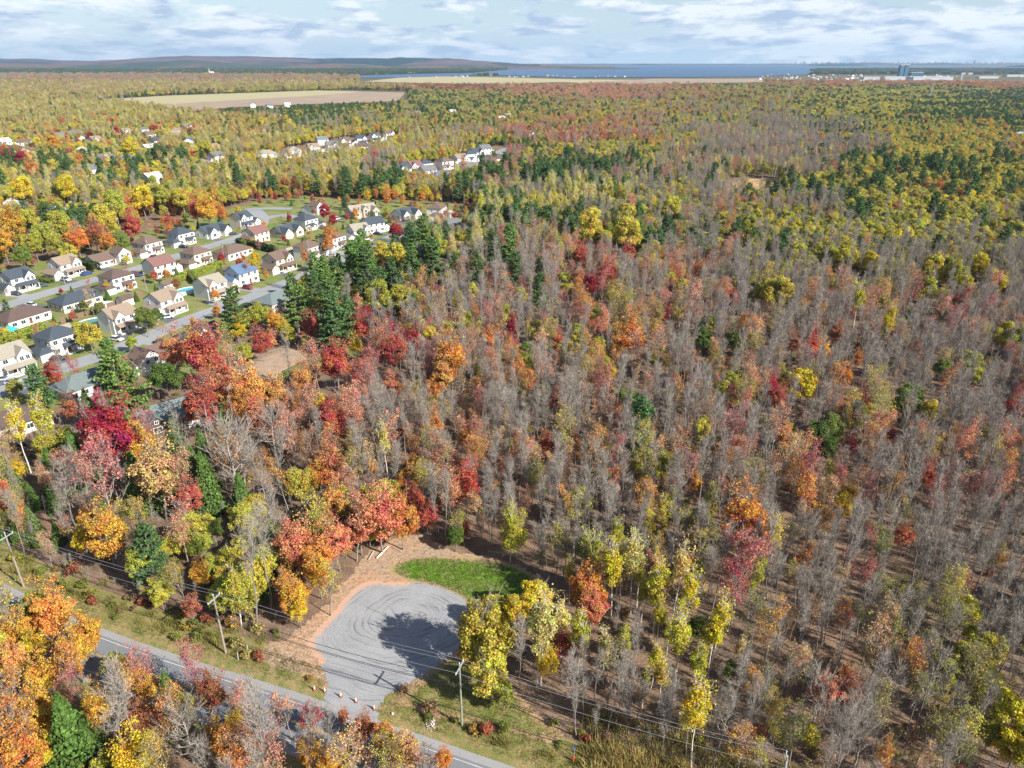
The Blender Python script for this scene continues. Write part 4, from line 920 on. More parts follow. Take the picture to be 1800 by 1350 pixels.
        mb = MB(); mb.box(-.6, .6, -1.55, -1.503, .05, 1.8); mb.build('door', GARM, root)
        HOUSE_XY[-1] = (x, y, 3.5)
        return root
    elif style == 'simplefar':
        W(lambda m: gable_walls(m, -5, 5, -4.3, 4.3, 5.0, 2.4, 'x')); RF(lambda m: gable_roof(m, -5, 5, -4.3, 4.3, 5.0, 2.4, 'x'))
        for q in (-3, 3): win(q, -4.3, 3.6, 'f', 1.4, 1.4)
        return root
    if not far:
        for q in (-1.9, 1.6):
            mb = MB(); zt = {'bung': 4.9, 'long': 4.7, 'two': 7.5, 'hip2': 7.3, 'twin': 5.2, 'simple': 7.2, 'dormers': 6.1}[style]
            mb.box(q-.22, q+.22, .9, 1.35, zt-1.2, zt+.35); mb.build('roof_vent', DARKM, root)
    return root
H_ = [
 (30,494,'two','slate','white','white two-storey house with slate roof at the left picture edge'),
 (114,470,'two','tan','white','white house with pale tan gabled roof beside a blue car'),
 (186,452,'long','brown','white','long brown-roofed house with tall white front gable'),
 (260,434,'hip2','brown','white','white two-storey house with brown hip roof below the red maple'),
 (318,417,'hip2','slate','white','slate hip-roofed two-storey house with brick-toned garage by the woods'),
 (372,404,'twin','slate','white','low slate-roofed house with two white front gables'),
 (424,388,'two','slate','white','white two-storey house with blue slate roof near the street fork'),
 (131,524,'bung','slate','cream','wide cream bungalow under a big dark slate hip roof'),
 (206,494,'hip2','umber','white','white two-storey house with steep dark brown hip roof'),
 (280,470,'simple','red','white','white two-storey house with reddish roof behind the trampoline'),
 (345,452,'hip2','brown','cream','brown-roofed cream house with a many-windowed white sunroom'),
 (409,439,'bung','brown','white','white bungalow with brown hip roof behind the dark hedge'),
 (36,552,'bung','umber','white','white bungalow with brown hip roof at the left picture edge'),
 (208,562,'two','tan','white','white gabled house with tan roof beside the green pool'),
 (288,533,'two','tan','white','white house with tan roof and round-topped garage beside the blue pool'),
 (370,506,'two','cream','white','pale tan-roofed white house behind an orange maple'),
 (102,600,'hip2','slate','white','white two-storey house with slate roof and brick corner by the long hedge'),
 (14,634,'two','cream','white','white house with long front porch at the left picture edge'),
 (352,585,'long','slate','white','slate-roofed house with white gable end beside the red maples'),
 (262,622,'long','brown','white','brown-roofed house with white gable end above the big pines'),
 (146,668,'bung','green','grey','house with wide grey-green roof half hidden by the red conical tree'),
 (450,414,'simple','red','cream','cream two-storey house with reddish brown roof at the street fork'),
 (502,404,'twin','slate','cream','cream house with blue-grey gabled roof in the middle of the block'),
 (538,392,'hip2','slate','white','white two-storey house with dark hip roof left of the magenta maple'),
 (556,363,'long','brown','white','white gable-fronted house with brown roof at the edge of the woods'),
 (635,370,'dormers','cream','stone','large stone-coloured house with dormers and double garage'),
 (711,374,'twin','slate','white','dark-roofed white house with two large gables on the court'),
 (768,372,'hip2','brown','white','white house with steep brown roof at the end of the court'),
 (795,392,'bung','grey','white','white house with grey hip roof at the right end of the neighbourhood'),
 (655,397,'simple','slate','white','dark-roofed white house facing the crimson maple'),
 (630,410,'two','cream','white','white house with pale roof left of the crimson maple'),
 (585,424,'hip2','brown','white','white house half hidden behind the tall orange maple'),
 (541,441,'hip2','brown','white','white house with brown hip roof left of the parked white car'),
 (488,461,'two','brown','cream','cream gabled house with brown roof and front garage'),
 (425,484,'simple','blue','white','white house with blue-tinted roof behind a yellow tree'),
 (486,523,'bung','green','grey','small grey house with green-grey roof beside the tall pines'),
 (665,438,'bung','grey','grey','grey-roofed house mostly hidden by pines at the street end'),
]
for h in H_: house(*h[:6], flip=(h[0]*7 % 3 == 1), rot=62+(h[0]*13 % 7-3) if h[0] < 600 else 40+(h[0] % 5)*12)
house(18, 735, 'bung', 'umber', 'grey', 'brown-roofed house in tree shade at the left picture edge', rot=50)
house(292, 724, 'twin', 'green', 'darkbrick', 'dark brick house with grey-green roof alone among the trees', rot=40, scale=.92)
for i, (a, b, r, wl_, lb) in enumerate([(291,496,'brown','white','small white shed with brown roof beside the long hedge'),(218,522,'umber','white','little white shed beside the brown fence'),(397,472,'umber','grey','dark-roofed shed below the brown bungalow'),(508,438,'cream','white','small white outbuilding left of the brown hip roof'),
    (790,372,'cream','white','white shed right of the steep brown roof'),(820,371,'tan','white','small white pavilion shed at the court end'),(110,575,'cream','white','small pale shed behind the brick-cornered house')]):
    house(a, b, 'shed', r, wl_, lb, cat_='shed', scale=1.25)
FARH = [ # second neighbourhood
 (708,303,'two','slate'),(716,298,'simple','slate'),(728,297,'two','red'),(746,294,'hip2','slate'),(782,290,'hip2','brown'),(808,284,'two','tan'),(824,277,'hip2','slate'),(836,273,'two','slate'),(851,266,'simple','grey'),(826,294,'bung','grey'),(775,309,'bung','blue'),(868,284,'simple','umber'),(751,305,'simple','grey'),
 (517,270,'hip2','cream'),(551,264,'two','tan'),(583,260,'two','grey'),(606,252,'two','brown'),(634,248,'two','slate'),(659,243,'two','slate'),(684,239,'two','brown'),(620,263,'bung','tan'),(468,270,'bung','cream'),(566,249,'simplefar','green'),(635,262,'simplefar','umber'),
 (8,254,'two','white'),(28,262,'bung','umber'),(45,254,'simplefar','brown'),(48,271,'two','brown'),(135,237,'simplefar','grey'),(105,242,'simplefar','grey'),(222,236,'two','tan'),(254,232,'hip2','grey'),(262,240,'simplefar','brown'),(148,247,'simplefar','brown'),(168,250,'two','tan'),(148,265,'bung','white'),
 (225,280,'bung','blue'),(188,282,'simplefar','grey'),(275,251,'simplefar','slate'),(262,264,'simplefar','white'),(310,234,'hip2','tan'),(327,227,'two','green'),(305,240,'simplefar','tan'),(332,252,'simplefar','blue'),(355,287,'bung','tan'),(380,279,'simple','grey'),(157,303,'simplefar','grey'),(185,312,'bung','grey'),(268,317,'simplefar','white'),(205,326,'simplefar','slate'),(374,263,'simplefar','tan'),(402,258,'simplefar','brown'),
 (95,374,'bung','white'),(28,360,'simplefar','slate'),(62,182,'bung','slate'),(95,189,'bung','white'),(474,188,'simplefar','grey'),(505,186,'simplefar','white'),(445,186,'simplefar','slate'),(930,240,'two','brown'),(892,206,'simplefar','tan'),(880,211,'simplefar','white'),(733,201,'simplefar','grey'),(795,199,'simplefar','white'),(1796,237,'bung','white')]
RT['white'] = (.6, .6, .6)
for i, (a, b, s_, r) in enumerate(FARH):
    zone = ('in the far street cluster' if 690 < a < 900 and b > 255 else 'in the row beside the pale parking area' if 450 < a < 700 and b > 230 else 'beside the brown field' if 440 <= a <= 510 else 'scattered among distant yellow trees')
    if len(zone) > 36: zone = 'among distant yellow trees'
    if 'parking' in zone: zone = 'beside the pale parking area'
    if a == 930: zone = 'alone in the lime green woods'
    lb = f'distant white {dict(two="two-storey", hip2="hip-roofed", bung="low", simple="gabled", simplefar="small gabled", long="long")[s_]} house with {r} roof {zone}'
    house(a, b, s_, r, 'white', lb, far=True, scale=1.12, flip=i % 2 == 0, rot=(38 if 690 < a < 900 else 30 if 450 < a < 700 else rnd.choice((20, 62, 110))))
# make repeated labels of the distant houses tell places apart
def ordinals(objs, key):
    W_ = ['leftmost', 'second', 'third', 'fourth', 'fifth', 'sixth', 'seventh', 'eighth', 'ninth', 'tenth', 'eleventh', 'twelfth']
    by = {}
    for o in objs: by.setdefault(o['label'], []).append(o)
    for k, v in by.items():
        if len(v) > 1:
            for i, o in enumerate(sorted(v, key=key)):
                o['label'] = k + (', leftmost one' if i == 0 else f', {W_[min(i, 11)]} from left')
ordinals([o for o in bpy.data.objects if o.name.startswith('house') and 'label' in o], lambda o: PR(*o.location[:2])[0])

# streets of the distant clusters, pale parking ground
flat('street', P2([(465,285),(490,281),(560,277),(580,279),(540,288),(500,294),(480,292)]), .05, STREET)
flat('street', P2([(424,296),(452,291),(455,295),(430,298)]), .05, STREET)
flat('street', P2([(862,270),(890,258),(898,262),(880,275),(860,285),(830,292),(800,297),(790,295),(840,284)]), .05, STREET)
CLEARP.append(P2([(700,316),(720,290),(790,285),(860,258),(900,256),(890,285),(840,306),(780,320)])); CLEARP.append(P2([(400,300),(455,288),(480,284),(500,262),(600,245),(700,236),(712,246),(640,272),(560,284),(490,298)]))
flat('yards', P2([(700,312),(720,290),(790,285),(860,258),(900,256),(890,280),(840,300),(780,315)]), .02, YARD)
flat('yards', P2([(480,284),(500,262),(600,245),(700,236),(712,246),(640,268),(560,280)]), .02, YARD)
ROADS_XY += [(P2([(465,287),(560,280)]), 9), (P2([(430,296),(455,292)]), 7), (P2([(790,297),(860,278),(893,262)]), 9), (P2([(715,308),(780,303),(850,283)]), 10), (P2([(490,280),(600,262),(690,246)]), 9)]

# driveways between houses and street
def snap(line, x, y):
    best = None
    for i in range(len(line)-1):
        (ax, ay), (bx, by) = line[i], line[i+1]; dx, dy = bx-ax, by-ay
        t = min(max(((x-ax)*dx+(y-ay)*dy)/(dx*dx+dy*dy), 0), 1); q = (ax+t*dx, ay+t*dy); d = math.hypot(q[0]-x, q[1]-y)
        if best is None or d < best[0]: best = (d, q)
    return best
DRV = []
k = 0
for o in list(bpy.data.objects):
    if o.name.startswith('house') and o.parent is None and PR(o.location.x, o.location.y)[1] > 345 and o.get('category') == 'house':
        x, y = o.location.x, o.location.y
        gx, gy = x+math.cos(o.rotation_euler.z)*-6, y+math.sin(o.rotation_euler.z)*-6
        b = min((snap(s, gx, gy) for s in (ST1, ST2, ST3, ST5)), key=lambda q: q[0])
        if 8 < b[0] < 40:
            q = b[1]; dx, dy = q[0]-gx, q[1]-gy; l = math.hypot(dx, dy); f = 4.2/l
            a = (gx+dx*f, gy+dy*f); c = (q[0]-dx/l*3.2, q[1]-dy/l*3.2)
            strip('driveway', [a, c], -2.3, 2.3, .020, DRIVE if k % 3 else STREET); k += 1; DRV.append((a, c, o['label']))
            if k % 2 == 0: ROADS_XY.append(([a, c], 3))

# cars
def car(x, y, z, rz, col, label, truck=False, group='cars parked in the neighbourhood'):
    root = empty('parked_car', (x, y, z), rz, label=label, category='car', group=group)
    paint = mat('car_paint', tint=True, rough=.3, spec=.6)
    h = 1.0 if truck else .85; t = 1.75 if truck else 1.42
    b = MB(); b.extr([(-2.2,.32),(2.2,.32),(2.25,.62),(2.1,.78),(1.1,h),(-1.9,h),(-2.2,.85)], 'x', 0, 1)
    b.v = [(hz, -.88+1.76*tt, zz_) for tt, hz, zz_ in b.v]
    body = b.build('body', paint, root, tint=list(col))
    c = MB(); P = [(-1.9,-.80,h),(1.0,-.80,h),(1.0,.80,h),(-1.9,.80,h),(-1.45,-.62,t),(.25,-.62,t),(.25,.62,t),(-1.45,.62,t)]
    c.poly(P, [(0,1,5,4),(1,2,6,5),(2,3,7,6),(3,0,4,7)]); c.build('window', GLASS, root)
    r = MB(); r.box(-1.5, .3, -.64, .64, t, t+.05); r.build('roof', paint, root, tint=list(col))
    for q in (-1.35, 1.4):
        for s in (-1, 1):
            w_ = MB(); w_.tube((q, s*.72, .33), (q, s*.92, .33), .33, n=12); w_.build('wheel', DARKM, root)
    for s in (-1, 1):
        l_ = MB(); l_.box(2.12, 2.20, s*.68-.16, s*.68+.16, .60, .74); l_.build('headlight', TRIM, root)
    return root
CARS = [(152,481,62,(.03,.08,.35),'blue car beside the pale tan-roofed house'),(205,596,-20,(.7,.7,.7),'white hatchback at the driveway mouth beside the green-pool house'),(103,630,10,(.02,.03,.06),'dark navy car on the driveway of the brick-cornered house'),
 (398,523,0,(.7,.7,.7),'white car left of the dark red bush'),(585,449,20,(.7,.7,.7),'white car right of the brown hip roof'),(535,474,5,(.02,.02,.03),'black car on a driveway near the cream garage'),(25,671,15,(.35,.38,.42),'silver car at the left street end'),(5,666,15,(.45,.5,.6),'pale car beside the silver car at the left edge'),
 (74,502,30,(.10,.13,.18),'dark blue car beside the left-edge slate house'),(294,557,20,(.65,.67,.7),'white pickup beside the blue-pool house'),(748,391,10,(.7,.7,.7),'white car on the court pavement'),(712,388,60,(.02,.02,.03),'black car before the two-gabled dark-roofed house'),(409,411,30,(.05,.06,.12),'dark blue car near the low twin-gabled house'),(553,486,40,(.65,.65,.66),'white car beside the pines at the street')]
for a, b, r, c_, lb in CARS:
    x, y = G(a, b, .5); car(x, y, .05, R_(r), c_, lb)

for i, (a, c_, lb) in enumerate(DRV):
    if i % 3 == 2: continue
    t = .35+.1*(i % 4); cx_, cy_ = a[0]+(c_[0]-a[0])*t, a[1]+(c_[1]-a[1])*t
    pxx, pyy, _ = PR(cx_, cy_, .5)
    if min(math.hypot(pxx-q[0], pyy-q[1]) for q in CARS) < 22: continue
    nm_, cc = (('white', (.62,.62,.62)), ('dark grey', (.06,.06,.07)), ('silver', (.35,.36,.38)), ('black', (.015,.015,.02)), ('red', (.32,.03,.03)), ('blue', (.04,.08,.22)))[(i*5+1) % 6]
    car(cx_, cy_, .05, math.atan2(c_[1]-a[1], c_[0]-a[0]), cc, f'{nm_} car on drive of the '+' '.join(lb.split()[:9]), truck=i % 4 == 1)
# pools, hedges, fence, trampoline and play tent
POOLW = mat('pool_water', (.06, .42, .52), .08, spec=.6); POOLG = mat('green_pool_water', (.07, .27, .17), .1, spec=.6)
def pool(a, b, rx, ry, m, label):
    x, y = G(a, b, 1.0); root = empty('swimming_pool', (x, y, 0), R_(62), label=label, category='pool')
    n = 28; P = [(math.cos(t*2*math.pi/n), math.sin(t*2*math.pi/n)) for t in range(n)]
    w_ = MB(); V = [(p[0]*rx*k_, p[1]*ry*k_, z) for k_, z in ((1,0),(1,1.25),(.93,1.25),(.93,.9)) for p in P]
    w_.poly(V, [(i+j*n, (i+1) % n+j*n, (i+1) % n+(j+1)*n, i+(j+1)*n) for j in range(3) for i in range(n)]); w_.build('pool_wall', TRIM, root)
    q = MB(); q.poly([(p[0]*rx*.94, p[1]*ry*.94, 1.05) for p in P], [tuple(range(n))]); q.build('pool_water', m, root)
pool(156, 566, 4.6, 2.8, POOLG, 'oval above-ground pool with green water')
pool(326, 510, 4.2, 2.8, POOLW, 'bright blue above-ground pool between two tan-roofed houses')
pool(181, 535, 3.6, 2.2, mat('pool_cover', (.55, .6, .65), .5), 'pale covered pool beside the little white shed')
x, y = G(243, 482, .8); root = empty('trampoline', (x, y, 0), label='round trampoline with blue rim beside the reddish-roofed house', category='trampoline')
mb = MB(); mb.tube((0,0,.80), (0,0,.86), 1.9, n=20); mb.build('bed', DARKM, root)
mb = MB()
for i in range(20):
    a, b = i*math.pi/10, (i+1)*math.pi/10; mb.tube((2.1*math.cos(a),2.1*math.sin(a),.85),(2.1*math.cos(b),2.1*math.sin(b),.85),.12,n=5)
mb.build('rim', mat('blue_pad', (.06,.22,.45), .6), root)
for i in range(6):
    a = i*math.pi/3; mb = MB(); mb.tube((2.1*math.cos(a),2.1*math.sin(a),0),(2.1*math.cos(a),2.1*math.sin(a),2.4),.04,n=5); mb.build('leg', DARKM, root)
x, y = G(19, 582, 1); root = empty('play_tent', (x, y, 0), label='white play shelter with turquoise top near the left edge', category='play tent')
mb = MB(); mb.box(-1.6,1.6,-1.6,1.6,0,1.4); mb.build('wall', TRIM, root)
mb = MB(); mb.poly([(-1.8,-1.8,1.41),(1.8,-1.8,1.41),(1.8,1.8,1.41),(-1.8,1.8,1.41),(0,0,2.8)], [(0,3,2,1),(0,1,4),(1,2,4),(2,3,4),(3,0,4)]); mb.build('roof', mat('turquoise_cloth', (.05,.42,.42), .7), root)
rng = np.random.default_rng(5)
def hedge(pts, wd, ht, tint, label):
    pts = [G(a, b, ht/2) for a, b in pts]
    C, O = [], []
    for (ax, ay), (bx, by) in zip(pts[:-1], pts[1:]):
        l = math.hypot(bx-ax, by-ay); n = int(l*(2*ht+wd)*16); u = rng.random(n); d = np.array([(bx-ax)/l, (by-ay)/l]); nn = np.array([-d[1], d[0]])
        s = rng.random(n)*(2*ht+wd); side = np.where(s < ht, -wd/2, np.where(s < 2*ht, wd/2, s-2*ht-wd/2)); z = np.where(s < ht, s, np.where(s < 2*ht, s-ht, ht))
        bulge = .25*vnoise(u*l, z, 1.3, 4); side = side*(.85+bulge); z = z*(.9+.2*vnoise(u*l, side*0, 1.0, 8))
        C.append(np.stack([ax+(bx-ax)*u+nn[0]*side, ay+(by-ay)*u+nn[1]*side, z], 1)); O.append(np.stack([nn[0]*np.sign(side), nn[1]*np.sign(side), np.where(s > 2*ht, 1.5, .3)], 1))
    C = np.concatenate(C); V, F, v = leafq(C, .42, np.concatenate(O)); 
    return link('hedge', mesh('hedge', V, F, LEAF, attr={'v': v}), tint=list(tint), label=label, category='hedge')
hedge([(-20,608),(30,592),(75,573)], 2.2, 3.0, (.30,.33,.06), 'long yellow-green hedge at the left edge behind the play shelter')
hedge([(287,500),(335,482),(390,463)], 2.0, 2.6, (.30,.35,.06), 'long clipped lime hedge in the middle of the block')
hedge([(332,482),(345,495)], 1.8, 2.6, (.22,.25,.06), 'short olive hedge meeting the long lime hedge')
hedge([(138,461),(170,470)], 3.0, 3.2, (.07,.11,.03), 'rounded dark green hedge beside the pale tan-roofed house')
hedge([(62,489),(92,495)], 1.6, 1.6, (.22,.24,.06), 'low olive hedge in front of the blue car')
hedge([(418,424),(450,431),(486,440)], 2.4, 3.0, (.06,.10,.035), 'dark cedar hedge behind the brown bungalow')
hedge([(400,505),(413,512)], 3.0, 3.0, (.20,.22,.06), 'olive hedge at the end of the pale tan-roofed house')
# board fence
fp = P2([(106,570),(150,556),(200,538),(252,520)]); root = empty('board_fence', (*fp[0], 0), label='long brown board fence between the back yards', category='fence')
bm_ = MB(); bm_.box(-.07,.07,-.012,.012,.03,1.8); ob0 = bm_.build('board', DECK); md = ob0.data; bpy.data.objects.remove(ob0)
tot = 0
for (ax, ay), (bx, by) in zip(fp[:-1], fp[1:]):
    l = math.hypot(bx-ax, by-ay); an = math.atan2(by-ay, bx-ax); n = int(l/2.4)
    for i in range(n):
        t = (i+.5)/n; mb = MB()
        for j in range(-7, 8): mb.box(j*.16-.07, j*.16+.07, -.012, .012, .03, 1.75+.04*((i*7+j*3) % 3))
        mb.box(-1.2,1.2,.013,.06,.4,.5); mb.box(-1.2,1.2,.013,.06,1.4,1.5)
        mb.build('fence_panel', DECK, root, (ax+(bx-ax)*t-fp[0][0], ay+(by-ay)*t-fp[0][1], 0), an)
# neighbourhood poles
POLEM = mat('weathered_pole', (.30, .26, .22), .9, n1=.25, n2=2.0)
for a, b, h_ in ((115,501,8.5),(259,514,9),(262,451,8.5),(395,461,8.5),(173,552,8.5),(199,598,8),(431,352,11),(473,345,12),(506,468,9),(816,365,9)):
    if a == 473: h_ = 12.5
    x, y = G(a, b); root = empty('street_pole', (x, y, 0), label='grey wooden street pole', category='pole')
    q = min((o for o in bpy.data.objects if o.name.startswith('house') and o.parent is None and 'scattered' not in o['label']), key=lambda o: math.hypot(o.location.x-x, o.location.y-y))
    root['label'] = ('tallest' if a == 473 else 'tall' if h_ > 10 else 'slim') + ' wooden street pole near the ' + ' '.join(q['label'].split()[:6])
    mb = MB(); mb.tube((0,0,0),(0,0,h_),.15,.10,8); mb.build('pole', POLEM, root)
    mb = MB(); mb.box(-.9,.9,-.06,.06,h_-.7,h_-.58); mb.build('crossarm', POLEM, root, rz=R_(-28))
    mb = MB(); mb.tube((0.2,0,h_-1.9),(.2,0,h_-1.2),.18,n=8); mb.build('transformer', mat('grey_metal', (.35,.36,.37), .5), root)
# ---------------------------------------------------------------- roadside power line
GREYM = mat('grey_metal', (.35, .36, .37), .5)
PH = 10.9
import itertools
DIRL = [math.atan2(POLES[i+1][1]-POLES[i-1][1], POLES[i+1][0]-POLES[i-1][0]) if 0 < i < 4 else math.atan2(POLES[1][1]-POLES[0][1], POLES[1][0]-POLES[0][0]) for i in range(5)]
PLAB = ['utility pole at the lower right corner behind the reeds', 'utility pole beside the gravel driveway with white insulators', 'utility pole on the verge left of the gravel driveway', 'leaning utility pole at the left by the woods edge', 'utility pole beyond the left picture edge']
ATT = []
for i, (x, y) in enumerate(POLES):
    root = empty('utility_pole', (x, y, 0), DIRL[i]+math.pi/2, label=PLAB[i], category='utility pole', group='utility poles along the paved road')
    mb = MB(); mb.tube((0,0,-.2),(0,0,PH),.17,.11,10); mb.build('pole', POLEM if i != 1 else mat('green_grey_pole', (.25,.27,.21), .9, n1=.2, n2=2), root)
    mb = MB(); mb.box(-1.25,1.25,-.06,.06,PH-.75,PH-.61); mb.build('crossarm', GREYM, root)
    for q in (-1.15, 0, 1.15):
        mb = MB(); zb = PH-.61 if q else PH
        mb.tube((q,0,zb),(q,0,zb+.12),.05,n=8); mb.tube((q,0,zb+.12),(q,0,zb+.24),.075,.04,8); mb.build('insulator', TRIM, root)
    mb = MB(); mb.box(-.05,.05,-.25,.05,PH-2.3,PH-2.2); mb.box(-.05,.05,-.25,.05,PH-3.5,PH-3.4); mb.build('bracket', GREYM, root)
    a = DIRL[i]+math.pi/2; c, s = math.cos(a), math.sin(a)
    ATT.append([(x+c*q, y+s*q, z) for q, z in ((-1.15, PH-.37), (0, PH+.24), (1.15, PH-.37), (.25, PH-2.25), (.25, PH-3.3), (.25, PH-3.55))])
WIREM = mat('wire', (.32, .32, .33), .5); CABLE = mat('black_cable', (.03, .03, .035), .6)
WL = ['left upper wire of the roadside power line', 'topmost wire of the roadside power line', 'right upper wire of the roadside power line', 'black cable hung under the crossarms', 'thick black cable, lower of the two on the poles', 'lowest black cable slung along the roadside poles']
for k in range(6):
    mb = MB()
    for i in range(4):
        a, b = Vector(ATT[i][k]), Vector(ATT[i+1][k]); sag = .7 if k < 3 else 1.1; n = 14
        pts = [a.lerp(b, t/n)-Vector((0,0,4*sag*(t/n)*(1-t/n))) for t in range(n+1)]
        for p, q in zip(pts[:-1], pts[1:]): mb.tube(p, q, .018 if k < 3 else .034, n=4, cap=False)
    mb.build('overhead_wire' if k < 3 else 'overhead_cable', WIREM if k < 3 else CABLE, label=WL[k], category='wire')
# cones
ORM = mat('cone_orange', (.80, .20, .06), .6); CW = mat('cone_white', (.75, .75, .75), .5)
cn = None
CL = ['traffic cone at the left end of the row across the driveway mouth','second traffic cone from the grassy verge on the left','middle traffic cone of the five across the driveway','fourth traffic cone, just left of the rightmost one','traffic cone nearest the grass at the right end of the row']
for i, (a, b) in enumerate(((553,1213),(571,1216),(599,1225),(626,1234),(658,1247))):
    x, y = G(a, b)
    if cn is None:
        cn = empty('traffic_cone', (x, y, .022), category='traffic cone', group='traffic cones across the driveway mouth')
        mb = MB(); mb.box(-.22,.22,-.22,.22,0,.05); mb.build('base', DARKM, cn)
        mb = MB(); mb.tube((0,0,.05),(0,0,.95),.17,.035,14); mb.build('body', ORM, cn)
        for z0, z1 in ((.35,.52),(.62,.78)):
            mb = MB(); r = lambda z: .173-.135*(z-.05)/.9+.004; mb.tube((0,0,z0),(0,0,z1),r(z0),r(z1),14); mb.build('reflective_band', CW, cn)
        c = cn
    else:
        c = copy_tree(cn); c.location = (x, y, .022)
    c['label'] = CL[i]; c.rotation_euler.z = i*.5
# gate posts, culvert marker, hydrant, log, brush pile
wp = mat('weathered_wood', (.42, .39, .35), .9, n1=.2, n2=4)
for a, b, lb in ((435,1143,'weathered gate post left of the gravel driveway'),(419,1160,'shorter weathered post nearer the road, left of the driveway')):
    x, y = G(a, b); mb = MB(); mb.tube((0,0,0),(.08,0,1.5),.09,.08,8); mb.build('wooden_post', wp, None, (x, y, 0), label=lb, category='post')
x, y = G(1008, 1338); root = empty('fire_hydrant', (x, y, 0), label='red hydrant with blue-topped marker pole among roadside bushes', category='hydrant')
rd = mat('hydrant_red', (.60, .07, .04), .5)
mb = MB(); mb.tube((0,0,0),(0,0,.75),.14,.13,10); mb.tube((0,0,.75),(0,0,.9),.16,.05,10); mb.build('body', rd, root)
for s in (-1, 1): mb = MB(); mb.tube((s*.1,0,.5),(s*.26,0,.5),.07,n=8); mb.build('nozzle', rd, root)
mb = MB(); mb.tube((.1,.35,0),(.1,.35,2.0),.03,n=6); mb.build('marker_pole', GREYM, root)
mb = MB(); mb.box(-.05,.25,.33,.37,1.7,2.1); mb.build('marker_sign', mat('sign_blue', (.05,.10,.40), .5), root)
a, b = G(662, 983), G(683, 962)
mb = MB(); mb.tube((*a, .2), (*b, .25), .16, .12, 9); mb.build('fallen_log', mat('bleached_wood', (.68,.66,.62), .8, n1=.2, n2=2), label='bleached white log lying along the leafy edge', category='log')
a, b = G(648, 985), G(657, 970)
mb = MB(); mb.tube((*a, .15), (*b, .2), .13, .10, 8); mb.build('fallen_log', wp, label='short dark log left of the white log', category='log')
a, b = G(690, 962), G(707, 972)
mb = MB(); mb.tube((*a, .1), (*b, .1), .07, .05, 6); mb.build('fallen_branch', wp, label='thin fallen branch right of the white log', category='branch')
x, y = G(758, 1272); V, F, v = leafq(np.stack([rng.normal(size=300)*.28, rng.normal(size=300)*.45, np.abs(rng.normal(size=300))*.18], 1), .15)
link('brush_pile', mesh('brush_pile', V, F, mat('pale_debris', (.55,.46,.42), .9, n1=.3, n2=3)), loc=(x, y, 0), label='small pale pile of debris on the verge', category='debris pile')
x, y = G(690, 1255); mb = MB(); mb.tube((0,0,0),(0,0,.25),.2,.12,7); mb.build('stone', mat('pale_stone', (.6,.58,.54), .9), None, (x, y, 0), label='small white stone on the verge grass', category='stone')
# transmission pylons far right
def pylon(a, b, h, label):
    x, y = G(a, b); root = empty('lattice_pylon', (x, y, 0), R_(10), label=label, category='pylon')
    mb = MB(); w0, w1 = h*.10, h*.02
    for sx in (-1, 1):
        for sy in (-1, 1): mb.tube((sx*w0, sy*w0, 0), (sx*w1, sy*w1, h), h*.009, n=4)
    n = 7
    for k in range(n):
        z0, z1 = h*k/n, h*(k+1)/n; a0 = w0+(w1-w0)*k/n; a1 = w0+(w1-w0)*(k+1)/n
        for s in (-1, 1): mb.tube((-a0, s*a0, z0), (a1, s*a1, z1), h*.006, n=4); mb.tube((a0, s*a0, z0), (-a1, s*a1, z1), h*.006, n=4)
    mb.build('tower', GREYM, root)
    for z in (.72, .84, .95):
        m2 = MB(); m2.box(-.5, .5, -h*.16, h*.16, h*z, h*z+h*.015); m2.build('crossarm', GREYM, root)
    return x, y
p1 = pylon(1633, 178, 30, 'grey lattice pylon standing above the dark pines at the right')
p2 = pylon(1385, 181, 26, 'grey lattice pylon among green trees above the middle clearing')
p3 = G(2050, 190); p4 = G(1330, 160)
for k, z in enumerate((21.5, 25, 28.5)):
    for s in (-1, 1):
        mb = MB(); a = Vector((p1[0], p1[1]+s*4.5, z)); b = Vector((p3[0], p3[1]+s*4.5, z)); n = 12
        pts = [a.lerp(b, t/n)-Vector((0,0,4*7*(t/n)*(1-t/n))) for t in range(n+1)]
        for p, q in zip(pts[:-1], pts[1:]): mb.tube(p, q, .09, n=3, cap=False)
        mb.build('transmission_wire', GREYM, label=f'{("lower","middle","upper")[k]} {("near","far")[(s+1)//2]} wire running right from the lattice pylon', category='wire')

# ---------------------------------------------------------------- distance: towers, warehouses, villages, hills
def block(px, py, wpx, hpx, name, m, label, depth=1.0, cat_='building', zoff=0, parts=True, group=None):
    x, y = G(px, py); k = PR(x, y)[2]; w = wpx/k; h = hpx/k
    root = empty(name, (x, y, 0), label=label, category=cat_)
    if group: root['group'] = group
    mb = MB(); mb.box(-w/2, w/2, 0, w*depth, 0, h); mb.build('wall', m, root)
    mb = MB(); mb.box(-w/2-1, w/2+1, -1, w*depth+1, h+.01, h+max(1.0, h*.04)); mb.build('roof', TRIM, root)
    return root, w, h
WHM = mat('pale_metal_cladding', (.46, .49, .53), .6, n1=.06, n2=.02); BLM = mat('blue_cladding', (.035, .10, .17), .6); CON = mat('concrete_tower', (.22, .24, .27), .8)
for a, b, w_, h_, lb in ((1532,141,28,5,'smaller white warehouse left of the dark blue towers'),(1573,141,36,5.5,'bright white warehouse in front of the dark blue towers'),(1640,141,70,5,'long pale warehouse right of the dark blue towers'),(1738,138,34,3,'low pale warehouse toward the right picture edge'),(1788,135,36,3,'pale warehouse at the right picture edge'),(1700,131,20,2.5,'small distant white building above the long warehouse'),(1768,128,22,2.5,'thin distant white building near the right edge')):
    block(a, b, w_, h_, 'warehouse', WHM, lb, .35)
